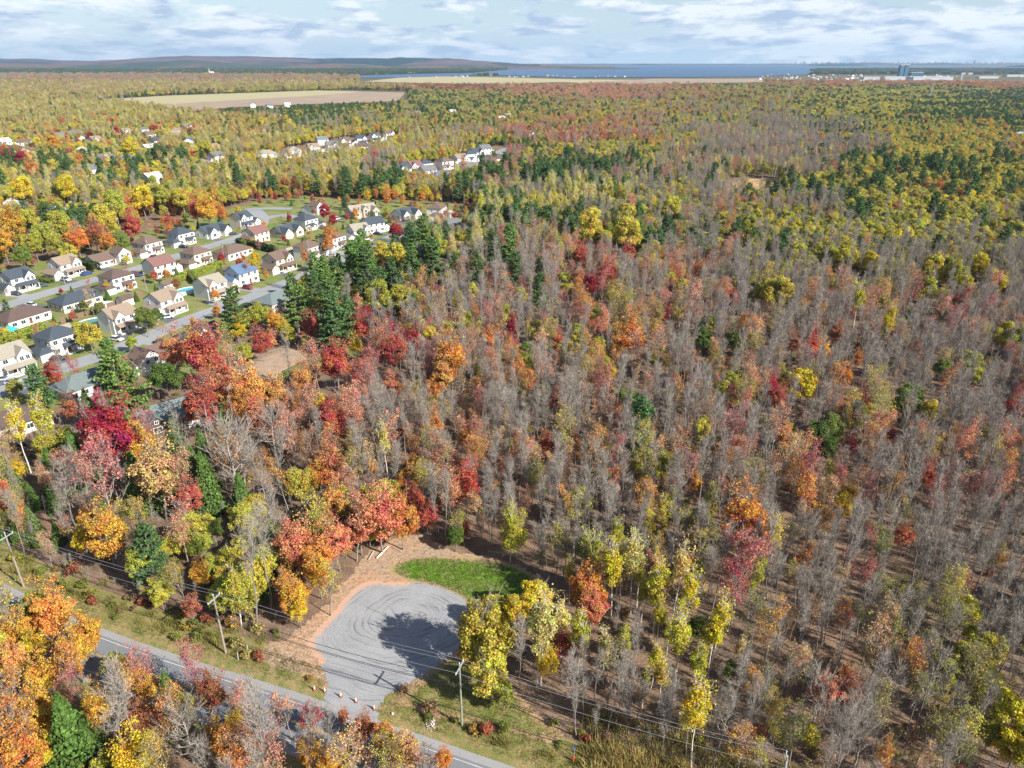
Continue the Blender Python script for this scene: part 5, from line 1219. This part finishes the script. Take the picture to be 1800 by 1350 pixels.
for a, w_, h_, lb in ((1583.5,7,18,'left half of the pair of dark blue mill towers'),(1591.5,6,18.5,'right half of the pair of dark blue mill towers')):
    r, ww, hh = block(a, 134.5, w_, h_, 'mill_tower', BLM, lb, 1.0, 'tower')
    for k in range(9):
        mb = MB(); mb.box(-ww*.38, ww*.38, -.35, -.01, hh*(.08+.1*k), hh*(.13+.1*k)); mb.build('window', mat('pale_blue_glass', (.10,.20,.30), .3), r)
block(1612, 134, 22, 6, 'warehouse', BLM, 'dark blue low building attached right of the mill towers', .5)
block(1689, 143, 2.2, 9, 'silo', WHM, 'slim white silo right of the long pale warehouse', 1.0, 'silo')
rs = random.Random(4)
x0 = 0
for i in range(46):
    a = 1400+i*8.6+rs.uniform(-3, 3); h_ = rs.choice((1.2, 1.6, 2, 2.2, 3)) if i % 7 else 3.6
    b = 112.0
    zone = 'left part' if a < 1530 else 'middle part' if a < 1660 else 'right part'
    block(a, b, rs.uniform(2, 5), 1.6+h_*.6, 'distant_building', CON, f'tiny hazy building in the {zone} of the far skyline', .5, group='far skyline buildings above the lake')
block(1713, 112, 3.2, 6.2, 'distant_building', CON, 'tallest tower of the far skyline, near the right', .6)
# village houses far away, left of centre and right of the lake
vh = {}
for c_, nm in (((.75,.75,.73),'white'),((.45,.42,.40),'grey'),((.30,.16,.12),'brown')):
    mb = MB(); gable_walls(mb, -7, 7, -5, 5, 5, 3, 'x'); o = mb.build('village_house', mat('village_'+nm, c_, .8)); vh[nm] = o.data; bpy.data.objects.remove(o)
def village(n, xr, yr, lb, grp, seed):
    r = random.Random(seed)
    for i in range(n):
        a = r.uniform(*xr); b = r.uniform(*yr); x, y = G(a, b); nm = r.choice(('white', 'grey', 'grey', 'brown'))
        o = link('village_house', vh[nm], None, (x, y, 0), r.uniform(0, 3)); s = r.uniform(.6, 1.1)*(1.2 if b < 131 else .8); o.scale = (s*1.2, s, s)
        o['label'] = f'tiny {nm} village house {lb}'; o['category'] = 'house'; o['group'] = grp
village(75, (90, 545), (127.5, 132.5), 'at the foot of the blue hills', 'village at the foot of the hills', 1)
village(90, (1335, 1520), (131, 143), 'right of the lake before the warehouses', 'village right of the lake', 2)
village(30, (690, 1160), (133.5, 137), 'on the near lake shore', 'houses along the near lake shore', 3)
village(40, (1600, 1800), (124, 136), 'among fields at the far right', 'houses among the far right fields', 4)
x, y = G(373, 132); root = empty('church', (x, y, 0), label='white church with a slender steeple in the far village', category='church')
mb = MB(); gable_walls(mb, -12, 12, -8, 8, 12, 7, 'x'); mb.build('wall', vh['white'].materials[0], root)
mb = MB(); mb.box(-16, -12.05, -3, 3, 0, 24); mb.build('bell_tower', vh['white'].materials[0], root)
mb = MB(); mb.poly([(-16.5,-3.5,24.02),(-11.5,-3.5,24.02),(-11.5,3.5,24.02),(-16.5,3.5,24.02),(-14,0,44)], [(0,3,2,1),(0,1,4),(1,2,4),(2,3,4),(3,0,4)]); mb.build('steeple', GREYM, root)
# hills
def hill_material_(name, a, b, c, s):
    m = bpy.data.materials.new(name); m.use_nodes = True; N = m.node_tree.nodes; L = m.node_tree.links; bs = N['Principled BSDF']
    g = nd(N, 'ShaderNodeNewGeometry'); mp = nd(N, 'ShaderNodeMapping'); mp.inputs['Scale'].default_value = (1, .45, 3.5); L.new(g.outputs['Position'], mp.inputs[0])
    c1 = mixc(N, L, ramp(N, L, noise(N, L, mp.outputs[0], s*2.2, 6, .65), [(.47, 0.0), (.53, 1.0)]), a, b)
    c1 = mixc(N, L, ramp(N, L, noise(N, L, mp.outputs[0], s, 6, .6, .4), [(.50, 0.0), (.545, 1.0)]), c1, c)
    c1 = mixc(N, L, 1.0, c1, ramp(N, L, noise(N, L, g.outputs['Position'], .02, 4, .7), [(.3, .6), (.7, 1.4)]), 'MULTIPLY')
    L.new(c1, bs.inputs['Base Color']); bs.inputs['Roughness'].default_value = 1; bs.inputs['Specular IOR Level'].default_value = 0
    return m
def hill_material(name, a, b, c, s=.0011):
    return ground_material(name, (a, b, c), (s*1.5, s*.9, .02), bumpd=6.0, fine=.35)
HM1 = hill_material_('hill_autumn', (.14, .085, .10), (.08, .065, .07), (.012, .03, .035), .0006); HM2 = hill_material_('hill_evergreen', (.035, .06, .045), (.055, .065, .04), (.14, .085, .06), .0009)  # HM1's dark third colour: evergreen patches that double as painted cloud shadows
def ridge(name, prof, d0, dw, m, seed, rough=.12):
    """a long hill whose crest, seen from the drone, follows prof (picture x, picture y); d0 distance of the crest, dw half depth"""
    xs = np.array([p[0] for p in prof], float); ys = np.array([p[1] for p in prof], float)
    if d0 in (10500, 8600): ys = np.where(ys < 108, 108-(108-ys)*1.4, ys)
    ys += (vnoise(xs*0+xs, xs*0, 50, seed)-.5)*0
    n, mrows = 260, 34
    U = np.linspace(xs[0], xs[-1], n); cy_ = np.interp(U, xs, ys)-(vnoise(U, U*0, 34, seed)-.5)*1.6-(vnoise(U, U*0, 11, seed+1)-.5)*.7
    V = []
    for j in range(mrows):
        t = -1+2*j/(mrows-1)
        yy = d0+dw*t
        f = (math.cos(t*math.pi/2))**1.1
        X = (U-900)/FOC*d0/CP*1.0
        hgt = np.array([max(G_h(u, v, d0), 0) for u, v in zip(U, cy_)])
        nz = vnoise(X+seed*999, np.full(n, yy), 900, seed)*.5+vnoise(X, np.full(n, yy), 350, seed+1)*.3+vnoise(X, np.full(n, yy), 120, seed+2)*.2
        Z = hgt*f*(1-rough*2*(1-nz)*(1-abs(f)*.6)) + 6*(vnoise(X, np.full(n, yy), 45, seed+3)-.5)*(f > .05)
        V.append(np.stack([X*(yy/d0)**.5, np.full(n, yy), Z-.5], 1))
    V = np.concatenate(V); i = np.arange(n*mrows).reshape(mrows, n)
    q = np.stack([i[:-1,:-1].ravel(), i[:-1,1:].ravel(), i[1:,1:].ravel(), i[1:,:-1].ravel()], 1)
    return link(name, mesh(name, V, q, m, smooth=True), kind='structure')
def G_h(px, py, d):
    """height of the point at forward distance d seen at px,py"""
    y = -(py-675)/FOC; dy = CP+y*SP; dz = -SP+y*CP
    return CAM_H+dz*d/dy
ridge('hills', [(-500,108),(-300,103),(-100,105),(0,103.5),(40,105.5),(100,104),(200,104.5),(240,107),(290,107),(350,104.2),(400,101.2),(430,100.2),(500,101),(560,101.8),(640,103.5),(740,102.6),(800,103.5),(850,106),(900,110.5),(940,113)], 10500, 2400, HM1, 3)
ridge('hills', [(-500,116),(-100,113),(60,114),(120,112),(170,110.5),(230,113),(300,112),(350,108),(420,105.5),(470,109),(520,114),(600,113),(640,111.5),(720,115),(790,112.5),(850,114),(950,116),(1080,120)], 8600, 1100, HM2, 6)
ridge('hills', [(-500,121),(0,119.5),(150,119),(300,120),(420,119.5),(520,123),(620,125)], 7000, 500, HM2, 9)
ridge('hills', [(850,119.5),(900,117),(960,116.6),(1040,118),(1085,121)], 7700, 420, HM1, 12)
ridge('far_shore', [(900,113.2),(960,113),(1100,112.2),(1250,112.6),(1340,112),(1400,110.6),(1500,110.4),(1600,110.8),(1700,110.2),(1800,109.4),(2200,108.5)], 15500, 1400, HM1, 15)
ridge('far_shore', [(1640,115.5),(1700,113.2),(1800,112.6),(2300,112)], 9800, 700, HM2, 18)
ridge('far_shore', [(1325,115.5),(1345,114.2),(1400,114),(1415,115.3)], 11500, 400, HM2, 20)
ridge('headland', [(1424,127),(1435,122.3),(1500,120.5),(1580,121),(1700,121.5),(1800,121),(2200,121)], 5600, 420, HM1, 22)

# ---------------------------------------------------------------- planting
rng = np.random.default_rng(3)
VR = -14.0
TR = {k: [] for k in NAMEOF}                      # kind -> list of (x, y, scale, variant, tint, code, explicit)
def add_tree(x, y, s, i, code, jit=1.0, ex=False, z=0.0, sz=1.0):
    kind, c = TINT[code]; g_ = rng.normal(size=3)*.05*jit; b = 1+rng.normal()*.11*jit
    t = tuple(float(max(.01, cc*b*(1+gg))) for cc, gg in zip(c, g_))
    TR[kind].append((float(x), float(y), float(s), int(i), t, code, ex, z, sz))
EXY = []
for px, py, w_, code in EXPL:
    x, y, s, i, code = place_px(px, py, w_, code)
    add_tree(x, y, s, i, code, .5, True); EXY.append((x, y, s*PROTO[TINT[code][0]][0]['cw']*.5, 1))
EXA = np.array([(a, b, c) for a, b, c, _ in EXY])
def near_explicit(x, y):
    r = np.zeros(len(x), bool); m = y < 900
    for a, b, c in EXA:
        r[m] |= np.hypot(x[m]-a, y[m]-b) < max(c*.72, 1.2)
    return r
VIEWS += [(*G(a, b), r, 1.0) for a, b, r in ((410,668,8),(430,655,9),(460,642,10),(500,632,10),(540,624,10),(580,616,9),(1320,332,20),(683,968,4),(700,1000,4),(830,985,6),(300,760,7),(262,660,7),(352,610,8))]
for a, b in ((292,724),(262,622),(352,585),(486,523),(146,668),(18,735)): q = G(a, b, 3); VIEWS.append((*q, 10, 1.2))
def front_clear(x, y, h):
    """keep the views of marked trees open: a tree right before a marked one, seen from the drone"""
    r = np.zeros(len(x), bool); m = np.nonzero(y < 520)[0]
    d = np.hypot(x, y)
    for a, b, c in EXA:
        D = math.hypot(a, b)
        if D > 520: continue
        L_ = D/80*h[m]*.42
        al = (x[m]*a+y[m]*b)/D; pe = np.abs(x[m]*b-y[m]*a)/D
        r[m] |= (al < D) & (al > D-L_*1.25-c*.5) & (pe < c*.85)
    for a, b, c, z in VIEWS:
        D = math.hypot(a, b); L_ = D*(h-z)/(80-z)*(.95 if D < 420 else .62)
        al = (x*a+y*b)/D; pe = np.abs(x*b-y*a)/D
        r |= (al < D) & (al > D-L_-c*.5) & (pe < c)
    return r
def scatter(d0, d1, sp_, jit=.5):
    """jittered grid rows between two distances, as wide as the picture"""
    xs, ys = [], []
    y = d0
    while y < d1:
        s = sp_(y); half = y*.80+25
        x = np.arange(-half, half, s); xs.append(x+rng.uniform(-jit, jit, len(x))*s+((len(ys) % 2)*.5*s)); ys.append(y+rng.uniform(-jit, jit, len(x))*s); y += s
    return np.concatenate(xs), np.concatenate(ys)
def plant(x, y, sizemul):
    ok = wood_ok(x, y) & (y > 33); x, y = x[ok], y[ok]
    if sizemul is None: ne = near_explicit(x, y); x, y = x[~ne], y[~ne]
    n = len(x)
    code = np.full(n, ' ', dtype='U1'); done = np.zeros(n, bool)
    # ragged zone limits
    jx = x+(vnoise(x, y, 28, 41)-.5)*.16*y; jy = y+(vnoise(x, y, 28, 43)-.5)*.20*y
    left = side_of_road(x, y) < 0
    cl = vnoise(x, y, 14, 51)*.6+vnoise(x, y, 45, 52)*.4
    cl = np.argsort(np.argsort(cl))/max(len(cl), 1)
    def draw(m, c, w_):
        # neighbours tend to be alike
        cw = np.cumsum(w_); u = np.where(rng.random(m.sum()) < .45, rng.random(m.sum()), np.clip(cl[m], 0, .9999))
        return np.array(c)[np.minimum(np.searchsorted(cw, u), len(c)-1)]
    code[left] = draw(left, *LEFTW); done |= left
    for poly, c, w_ in ZONES:
        m = ~done & inpoly(jx, jy, poly)
        if m.any(): code[m] = draw(m, c, w_); done |= m
    m = ~done & (y < 75)
    if m.any(): code[m] = draw(m, *ZONES[-1][1:]); done |= m
    m = ~done & (y > 4300)
    if m.any(): code[m] = draw(m, *parse_w('P8 M1 U.7')); done |= m
    m = ~done & (y > 1500)
    if m.any(): code[m] = draw(m, *FARW); done |= m
    m = ~done
    if m.any(): code[m] = draw(m, *DEFAULT)
    return x, y, code
x, y = scatter(34, 620, lambda d: 2.45+d*.0021)
x, y, code = plant(x, y, None)
hts = np.array([PROTO[TINT[c][0]][0]['h'] for c in code])
fc = front_clear(x, y, hts*.8) & (rng.random(len(x)) < .96)
x, y, code = x[~fc], y[~fc], code[~fc]
for a, b, c in zip(x, y, code):
    k = TINT[c][0]; base = .62+.62*rng.random()**1.3
    if k in ('maple', 'thin') and rng.random() < .35: base *= .62
    if k == 'oldbare': base *= .55
    if k == 'pine': base *= .82
    if k == 'broad': base *= .62
    if k == 'maple': base *= .62
    if k == 'aspen': base *= .80
    if k == 'bare': base *= .78
    if k == 'thin': base *= .72
    if b < 110: base *= .85
    add_tree(a, b, base, rng.integers(len(PROTO[k])), c, sz=(rng.uniform(.8, 1.22) if k in ('bare', 'thin') else rng.uniform(.92, 1.1)))
x, y = scatter(620, 7200, lambda d: max(4.4, d/195))
x, y, code = plant(x, y, 1)
hts = np.array([PROTO[TINT[c][0]][0]['h'] for c in code])
fc = front_clear(x, y, hts*.8)
x, y, code = x[~fc], y[~fc], code[~fc]
sm = np.maximum(4.6, y/195)/4.9
for a, b, c, s in zip(x, y, code, sm):
    k = TINT[c][0]; base = (.62+.4*rng.random())
    if k == 'broad': base *= .8
    if k == 'pine': base *= .74
    if k == 'maple': base *= .85
    if k == 'aspen': base *= .78
    # far rows stand for several crowns side by side: wider, hardly taller
    add_tree(a, b, base*s*(1.25 if k in ('aspen', 'bare') else 1.0), rng.integers(len(PROTO[k])), c, z=0, sz=1/max(s, 1)**.85)
# leafless saplings between the trunks
x, y = scatter(36, 300, lambda d: 3.0)
ok = wood_ok(x, y) & (rng.random(len(x)) < .45)
for a, b in zip(x[ok], y[ok]): add_tree(a, b, rng.uniform(.14, .34), rng.integers(9), 'B')
# a few trees in the yards
yx, yy = scatter(170, 640, lambda d: 8)
m = (sdf(yx, yy, HOOD) > 3)
for s in (ST1, ST2, ST3, ST4, ST5): m &= polydist(yx, yy, s, False) > 7
for hx, hy, r in HOUSE_XY: m &= np.hypot(yx-hx, yy-hy) > r*1.02
for line, r in ROADS_XY: m &= polydist(yx, yy, line, False) > r+1.5
for a, b in zip(yx[m], yy[m]):
    if rng.random() < .8:
        c = rng.choice(list('mMRqOHgkPCUs')); k = TINT[c][0]; add_tree(a, b, rng.uniform(.16, .46), rng.integers(len(PROTO[k])), c)
# under-storey shrubs, roadside bushes, reeds, grass
def add_small(kind, x, y, s, tint): TR[kind].append((float(x), float(y), float(s), int(rng.integers(len(PROTO[kind]))), tuple(float(t) for t in tint), '-', False, 0, 1.0))
SHC = [(.28,.26,.05),(.34,.28,.06),(.16,.19,.045),(.42,.26,.08),(.36,.12,.07),(.25,.16,.09),(.20,.22,.05),(.40,.34,.12)]
sx, sy = scatter(40, 330, lambda d: 4.2)
ok = wood_ok(sx, sy); sx, sy = sx[ok], sy[ok]
dn = vnoise(sx, sy, 14, 61)
for a, b, d in zip(sx, sy, dn):
    if rng.random() < .22+1.0*max(d-.5, 0): add_small('shrub', a, b, rng.uniform(.5, 1.5), np.array(SHC[rng.integers(8)])*rng.uniform(.7, 1.2))
sx, sy = scatter(40, 130, lambda d: 1.5)
sd_ = side_of_road(sx, sy); ok = (sdf(sx, sy, LOT) < -.8) & (sd_ > 7) & (sd_ < np.where(sx > 10, 17, 13)) & (sdf(sx, sy, APRON) < 0) & (sdf(sx, sy, LAWN2) < 0)
for a, b in zip(sx[ok], sy[ok]):
    r = rng.random()
    if a > 10 and r < .75: add_small('reed', a, b, rng.uniform(.8, 1.4), np.array((.46,.38,.14))*rng.uniform(.7, 1.2))
    elif r < .30 or (a > 10 and r > .92): add_small('shrub', a, b, rng.uniform(.3, 1.1), np.array(SHC[rng.integers(8)])*rng.uniform(.8, 1.3))
    elif r < .6: add_small('reed', a, b, rng.uniform(.4, .8), np.array((.30,.28,.08))*rng.uniform(.7, 1.2))
gx, gy = scatter(48, 116, lambda d: .42)
v_ = (polydist(gx, gy, ROADC, False) > 5.3) & (side_of_road(gx, gy) > 0) & (side_of_road(gx, gy) < 10) & (sdf(gx, gy, LOT) < -.3) & (np.abs(gx+0) < 130)
l_ = (sdf(gx, gy, LAWN) > .3) & (sdf(gx, gy, LOT) < -.2)
m = (v_ & (rng.random(len(gx)) < .5)) | l_ | ((sdf(gx, gy, LAWN2) > 0) & (rng.random(len(gx)) < .6) & (sdf(gx, gy, LOT) < -.2))
nn = vnoise(gx, gy, 2.5, 71)
for a, b, ll, q in zip(gx[m], gy[m], l_[m], nn[m]):
    t = np.array((.11,.21,.03)) if ll else (np.array((.18,.19,.055)) if q > .55 else np.array((.34,.28,.10)))
    add_small('tuft', a, b, rng.uniform(.6, 1.2), t*rng.uniform(.75, 1.25))

# ---------------------------------------------------------------- individuals and masses
LIM = 300
LANDM = [('the gravel turning circle', G(720,1080)), ('the bright green lawn', G(830,1010)), ('the middle roadside pole', POLES[2]), ('the roadside pole at far left', POLES[3]), ('the driveway utility pole', POLES[1]), ('the paved road', (-60, 66)), ('the dark brick house', G(292,735)), ('the grey-green roof', G(146,680)),
 ('the dirt bank', G(480,650)), ('the small street-end house', G(486,530)), ('the sawdust clearing', G(1320,330)), ('the big dark green tree', G(1447,800)), ('the bright lime slope tree', G(1407,710)), ('the crimson yard maple', G(696,420)), ('the stone-coloured dormered house', G(635,380)),
 ('the far street cluster', G(780,300)), ('the pale parking area', G(520,285)), ('the brown field', G(500,185)), ('the reeds at lower right', G(1150,1330)), ('the slim tall pine mid-wood', G(949,520)), ('the birch row beyond the lawn', G(1160,1090)), ('the big pink maple', G(1300,1060)), ('the yellow lot-side poplars', G(870,1150)), ('the scarlet mid-wood maple', G(760,870)),
 ('the bottom left spruce', G(127,1340)), ('the lower right corner', G(1740,1320)), ('the paired green slope trees', G(1260,620)), ('the bare upper slope', G(1650,600)), ('the central maple stand', G(1100,620)), ('the tan-roofed white houses', G(114,490)), ('the lower right slope', G(1700,860)), ('the far pylon', G(1633,185)), ('the wood left of the lake', G(300,230)), ('the lone far house', G(930,245)), ('the upper right yellow woods', G(1600,300))]
def zone_phrase(x, y):
    k = min(LANDM, key=lambda t: math.hypot(t[1][0]-x, (t[1][1]-y))/ (1+0*y)); dx, dy = x-k[1][0], y-k[1][1]
    if side_of_road(np.array([x]), np.array([y]))[0] < 0: return 'on the near side of the paved road'
    if abs(dx) > abs(dy)*1.0: return ('right of ' if dx > 0 else 'left of ')+k[0]
    return ('behind ' if dy > 0 else 'before ')+k[0]
SIZEW = lambda s, h: 'tall' if s*h > 13.5 else 'small' if s*h < 8 else 'mid-sized'
ORDW = ['nearest', 'second nearest', 'third nearest', 'fourth nearest', 'fifth nearest', 'sixth nearest', 'seventh nearest', 'eighth nearest', 'ninth nearest', 'tenth nearest', 'eleventh nearest', 'twelfth nearest', 'thirteenth nearest', 'fourteenth nearest', 'fifteenth nearest', 'sixteenth nearest', 'seventeenth nearest', 'eighteenth nearest', 'nineteenth nearest', 'twentieth nearest', 'farther', 'remoter', 'still remoter']
BASE = dict(bare='leafless grey tree', oldbare='spreading pale leafless tree', thin='half-bare tree', maple='maple', broad='round-crowned tree', big='wide poplar', aspen='birch', pine='pine', cedar='conifer')
individuals = []
gtree = None
def build_tree(kind, t):
    x, y, s, i, tint, code, ex, z, sz = t
    P = PROTO[kind][i]; nm = NAMEOF[kind]; rz = rnd.uniform(0, 6.28)
    px, py, k = PR(x, y, P['cz']*s)
    if k*s*P['h'] > 26:
        r = link(nm, None, None, (x, y, z), rz); r.scale = (s, s, s*sz)
        for part in ('trunk', 'crown'):
            c = bpy.data.objects.new(part if kind not in ('bare', 'oldbare') or part == 'trunk' else 'crown', P[part]); c.parent = r; COL.objects.link(c); c['tint'] = list(tint)
    else:
        r = link(nm, P['whole'], None, (x, y, z), rz); r.scale = (s, s, s*sz); r['tint'] = list(tint)
    if kind in ('bare', 'thin'): r.rotation_euler = (rnd.gauss(0, .055), rnd.gauss(0, .055), rz)
    col = '' if kind in ('bare', 'oldbare') else CNAME[code]+' '
    r['category'] = 'tree'
    r['label'] = f'{SIZEW(s, P["h"])} {col}{BASE[kind]} {zone_phrase(x, y)}'
    r['group'] = {'bare': 'leafless trees of the wood', 'oldbare': 'old spreading leafless trees'}.get(kind, BASE[kind]+' trees in autumn colour' if kind not in ('pine', 'cedar') else 'evergreens')
    individuals.append((r, math.hypot(x, y)))
    return r
vis = lambda t, P: (lambda q: -40 < q[0] < 1840 and -20 < q[1] < 1400)(PR(t[0], t[1], P[t[3]]['cz']*t[2]))
REST = {}
for kind, lst in TR.items():
    P = PROTO[kind]
    if kind in ('tuft', 'reed'): REST[kind] = lst; continue
    inv = [t for t in lst if vis(t, P)]; outv = [t for t in lst if not vis(t, P)]
    inv.sort(key=lambda t: -(t[2]*P[t[3]]['h']*PR(t[0], t[1], 5)[2]) - (1000 if t[6] else 0))
    if kind == 'shrub':
        for t in inv[:LIM]:
            r = link('shrub', P[t[3]]['whole'], None, (t[0], t[1], 0), rnd.uniform(0, 6)); r.scale = (t[2],)*3; r['tint'] = list(t[4]); r['category'] = 'shrub'; r['group'] = 'small shrubs under the trees'
            c_ = t[4]; cn_ = 'reddish' if c_[0] > c_[1]*1.7 else 'greenish' if c_[1] > c_[0]*.98 else 'yellowish'
            r['label'] = f'small {cn_} shrub {zone_phrase(t[0], t[1])}'; individuals.append((r, math.hypot(t[0], t[1])))
    else:
        for t in inv[:LIM]: build_tree(kind, t)
    REST[kind] = inv[LIM:]+outv
by = {}
for r, d in individuals: by.setdefault(r['label'], []).append((d, r))
for k, v in by.items():
    if len(v) > 1:
        v.sort(key=lambda t: t[0])
        for i, (d, r) in enumerate(v):
            if i < len(ORDW): r['label'] = f'{ORDW[i]} {k}'
def scatter_group(name, coll):
    g = bpy.data.node_groups.new(name+'_scatter', 'GeometryNodeTree')
    g.interface.new_socket('Geometry', in_out='INPUT', socket_type='NodeSocketGeometry'); g.interface.new_socket('Geometry', in_out='OUTPUT', socket_type='NodeSocketGeometry')
    N = g.nodes; L = g.links
    gi = N.new('NodeGroupInput'); go = N.new('NodeGroupOutput'); ip = N.new('GeometryNodeInstanceOnPoints'); ci = N.new('GeometryNodeCollectionInfo')
    ci.inputs['Collection'].default_value = coll; ci.inputs['Separate Children'].default_value = True; ci.inputs['Reset Children'].default_value = True
    ip.inputs['Pick Instance'].default_value = True
    def na(t, n): a = N.new('GeometryNodeInputNamedAttribute'); a.data_type = t; a.inputs['Name'].default_value = n; return a.outputs['Attribute']
    L.new(gi.outputs[0], ip.inputs['Points']); L.new(ci.outputs[0], ip.inputs['Instance']); L.new(na('INT', 'idx'), ip.inputs['Instance Index'])
    L.new(na('FLOAT_VECTOR', 'rot'), ip.inputs['Rotation']); L.new(na('FLOAT_VECTOR', 'scl'), ip.inputs['Scale']); L.new(ip.outputs[0], go.inputs[0])
    return g
MASSN = dict(bare='leafless_woods', oldbare='old_leafless_woods', thin='half_bare_woods', maple='maple_woods', broad='broadleaf_woods', big='poplar_woods', aspen='birch_woods', pine='pine_woods', cedar='conifer_woods', shrub='undergrowth', tuft='grass', reed='reeds')
for kind, lst in REST.items():
    if not lst: continue
    n = len(lst); A = np.array([(t[0], t[1], t[7]) for t in lst], np.float32)
    me = bpy.data.meshes.new(MASSN[kind]); me.vertices.add(n); me.vertices.foreach_set('co', A.ravel())
    at = me.attributes.new('idx', 'INT', 'POINT'); at.data.foreach_set('value', np.array([t[3] for t in lst], np.int32))
    rot = np.zeros((n, 3), np.float32); rot[:, 2] = rng.random(n)*6.28; rot[:, :2] = rng.normal(size=(n, 2))*(.07 if kind in ('bare', 'thin') else .03)
    at = me.attributes.new('rot', 'FLOAT_VECTOR', 'POINT'); at.data.foreach_set('vector', rot.ravel())
    at = me.attributes.new('scl', 'FLOAT_VECTOR', 'POINT'); at.data.foreach_set('vector', np.array([(t[2], t[2], t[2]*t[8]) for t in lst], np.float32).ravel())
    at = me.attributes.new('tint', 'FLOAT_VECTOR', 'POINT'); at.data.foreach_set('vector', np.array([t[4] for t in lst], np.float32).ravel())
    o = link(MASSN[kind], me, kind='stuff')
    md = o.modifiers.new('scatter', 'NODES'); md.node_group = scatter_group(MASSN[kind], POOL[kind])
print('TREES', {k: len(v) for k, v in TR.items()}, 'OBJ', len(bpy.data.objects))

# ---------------------------------------------------------------- haze
hz = MB(); hz.box(-20500, 20500, -20500, 20500, -1.5, 420)
hm = bpy.data.materials.new('haze'); hm.use_nodes = True; N = hm.node_tree.nodes; L = hm.node_tree.links
for n in list(N): N.remove(n)
o_ = nd(N, 'ShaderNodeOutputMaterial'); pv = nd(N, 'ShaderNodeVolumePrincipled'); pv.inputs['Density'].default_value = HAZE_D; pv.inputs['Color'].default_value = (.53, .76, 1.0, 1); pv.inputs['Anisotropy'].default_value = .1
L.new(pv.outputs[0], o_.inputs['Volume'])
if HAZE_D: hz.build('haze', hm, kind='stuff')
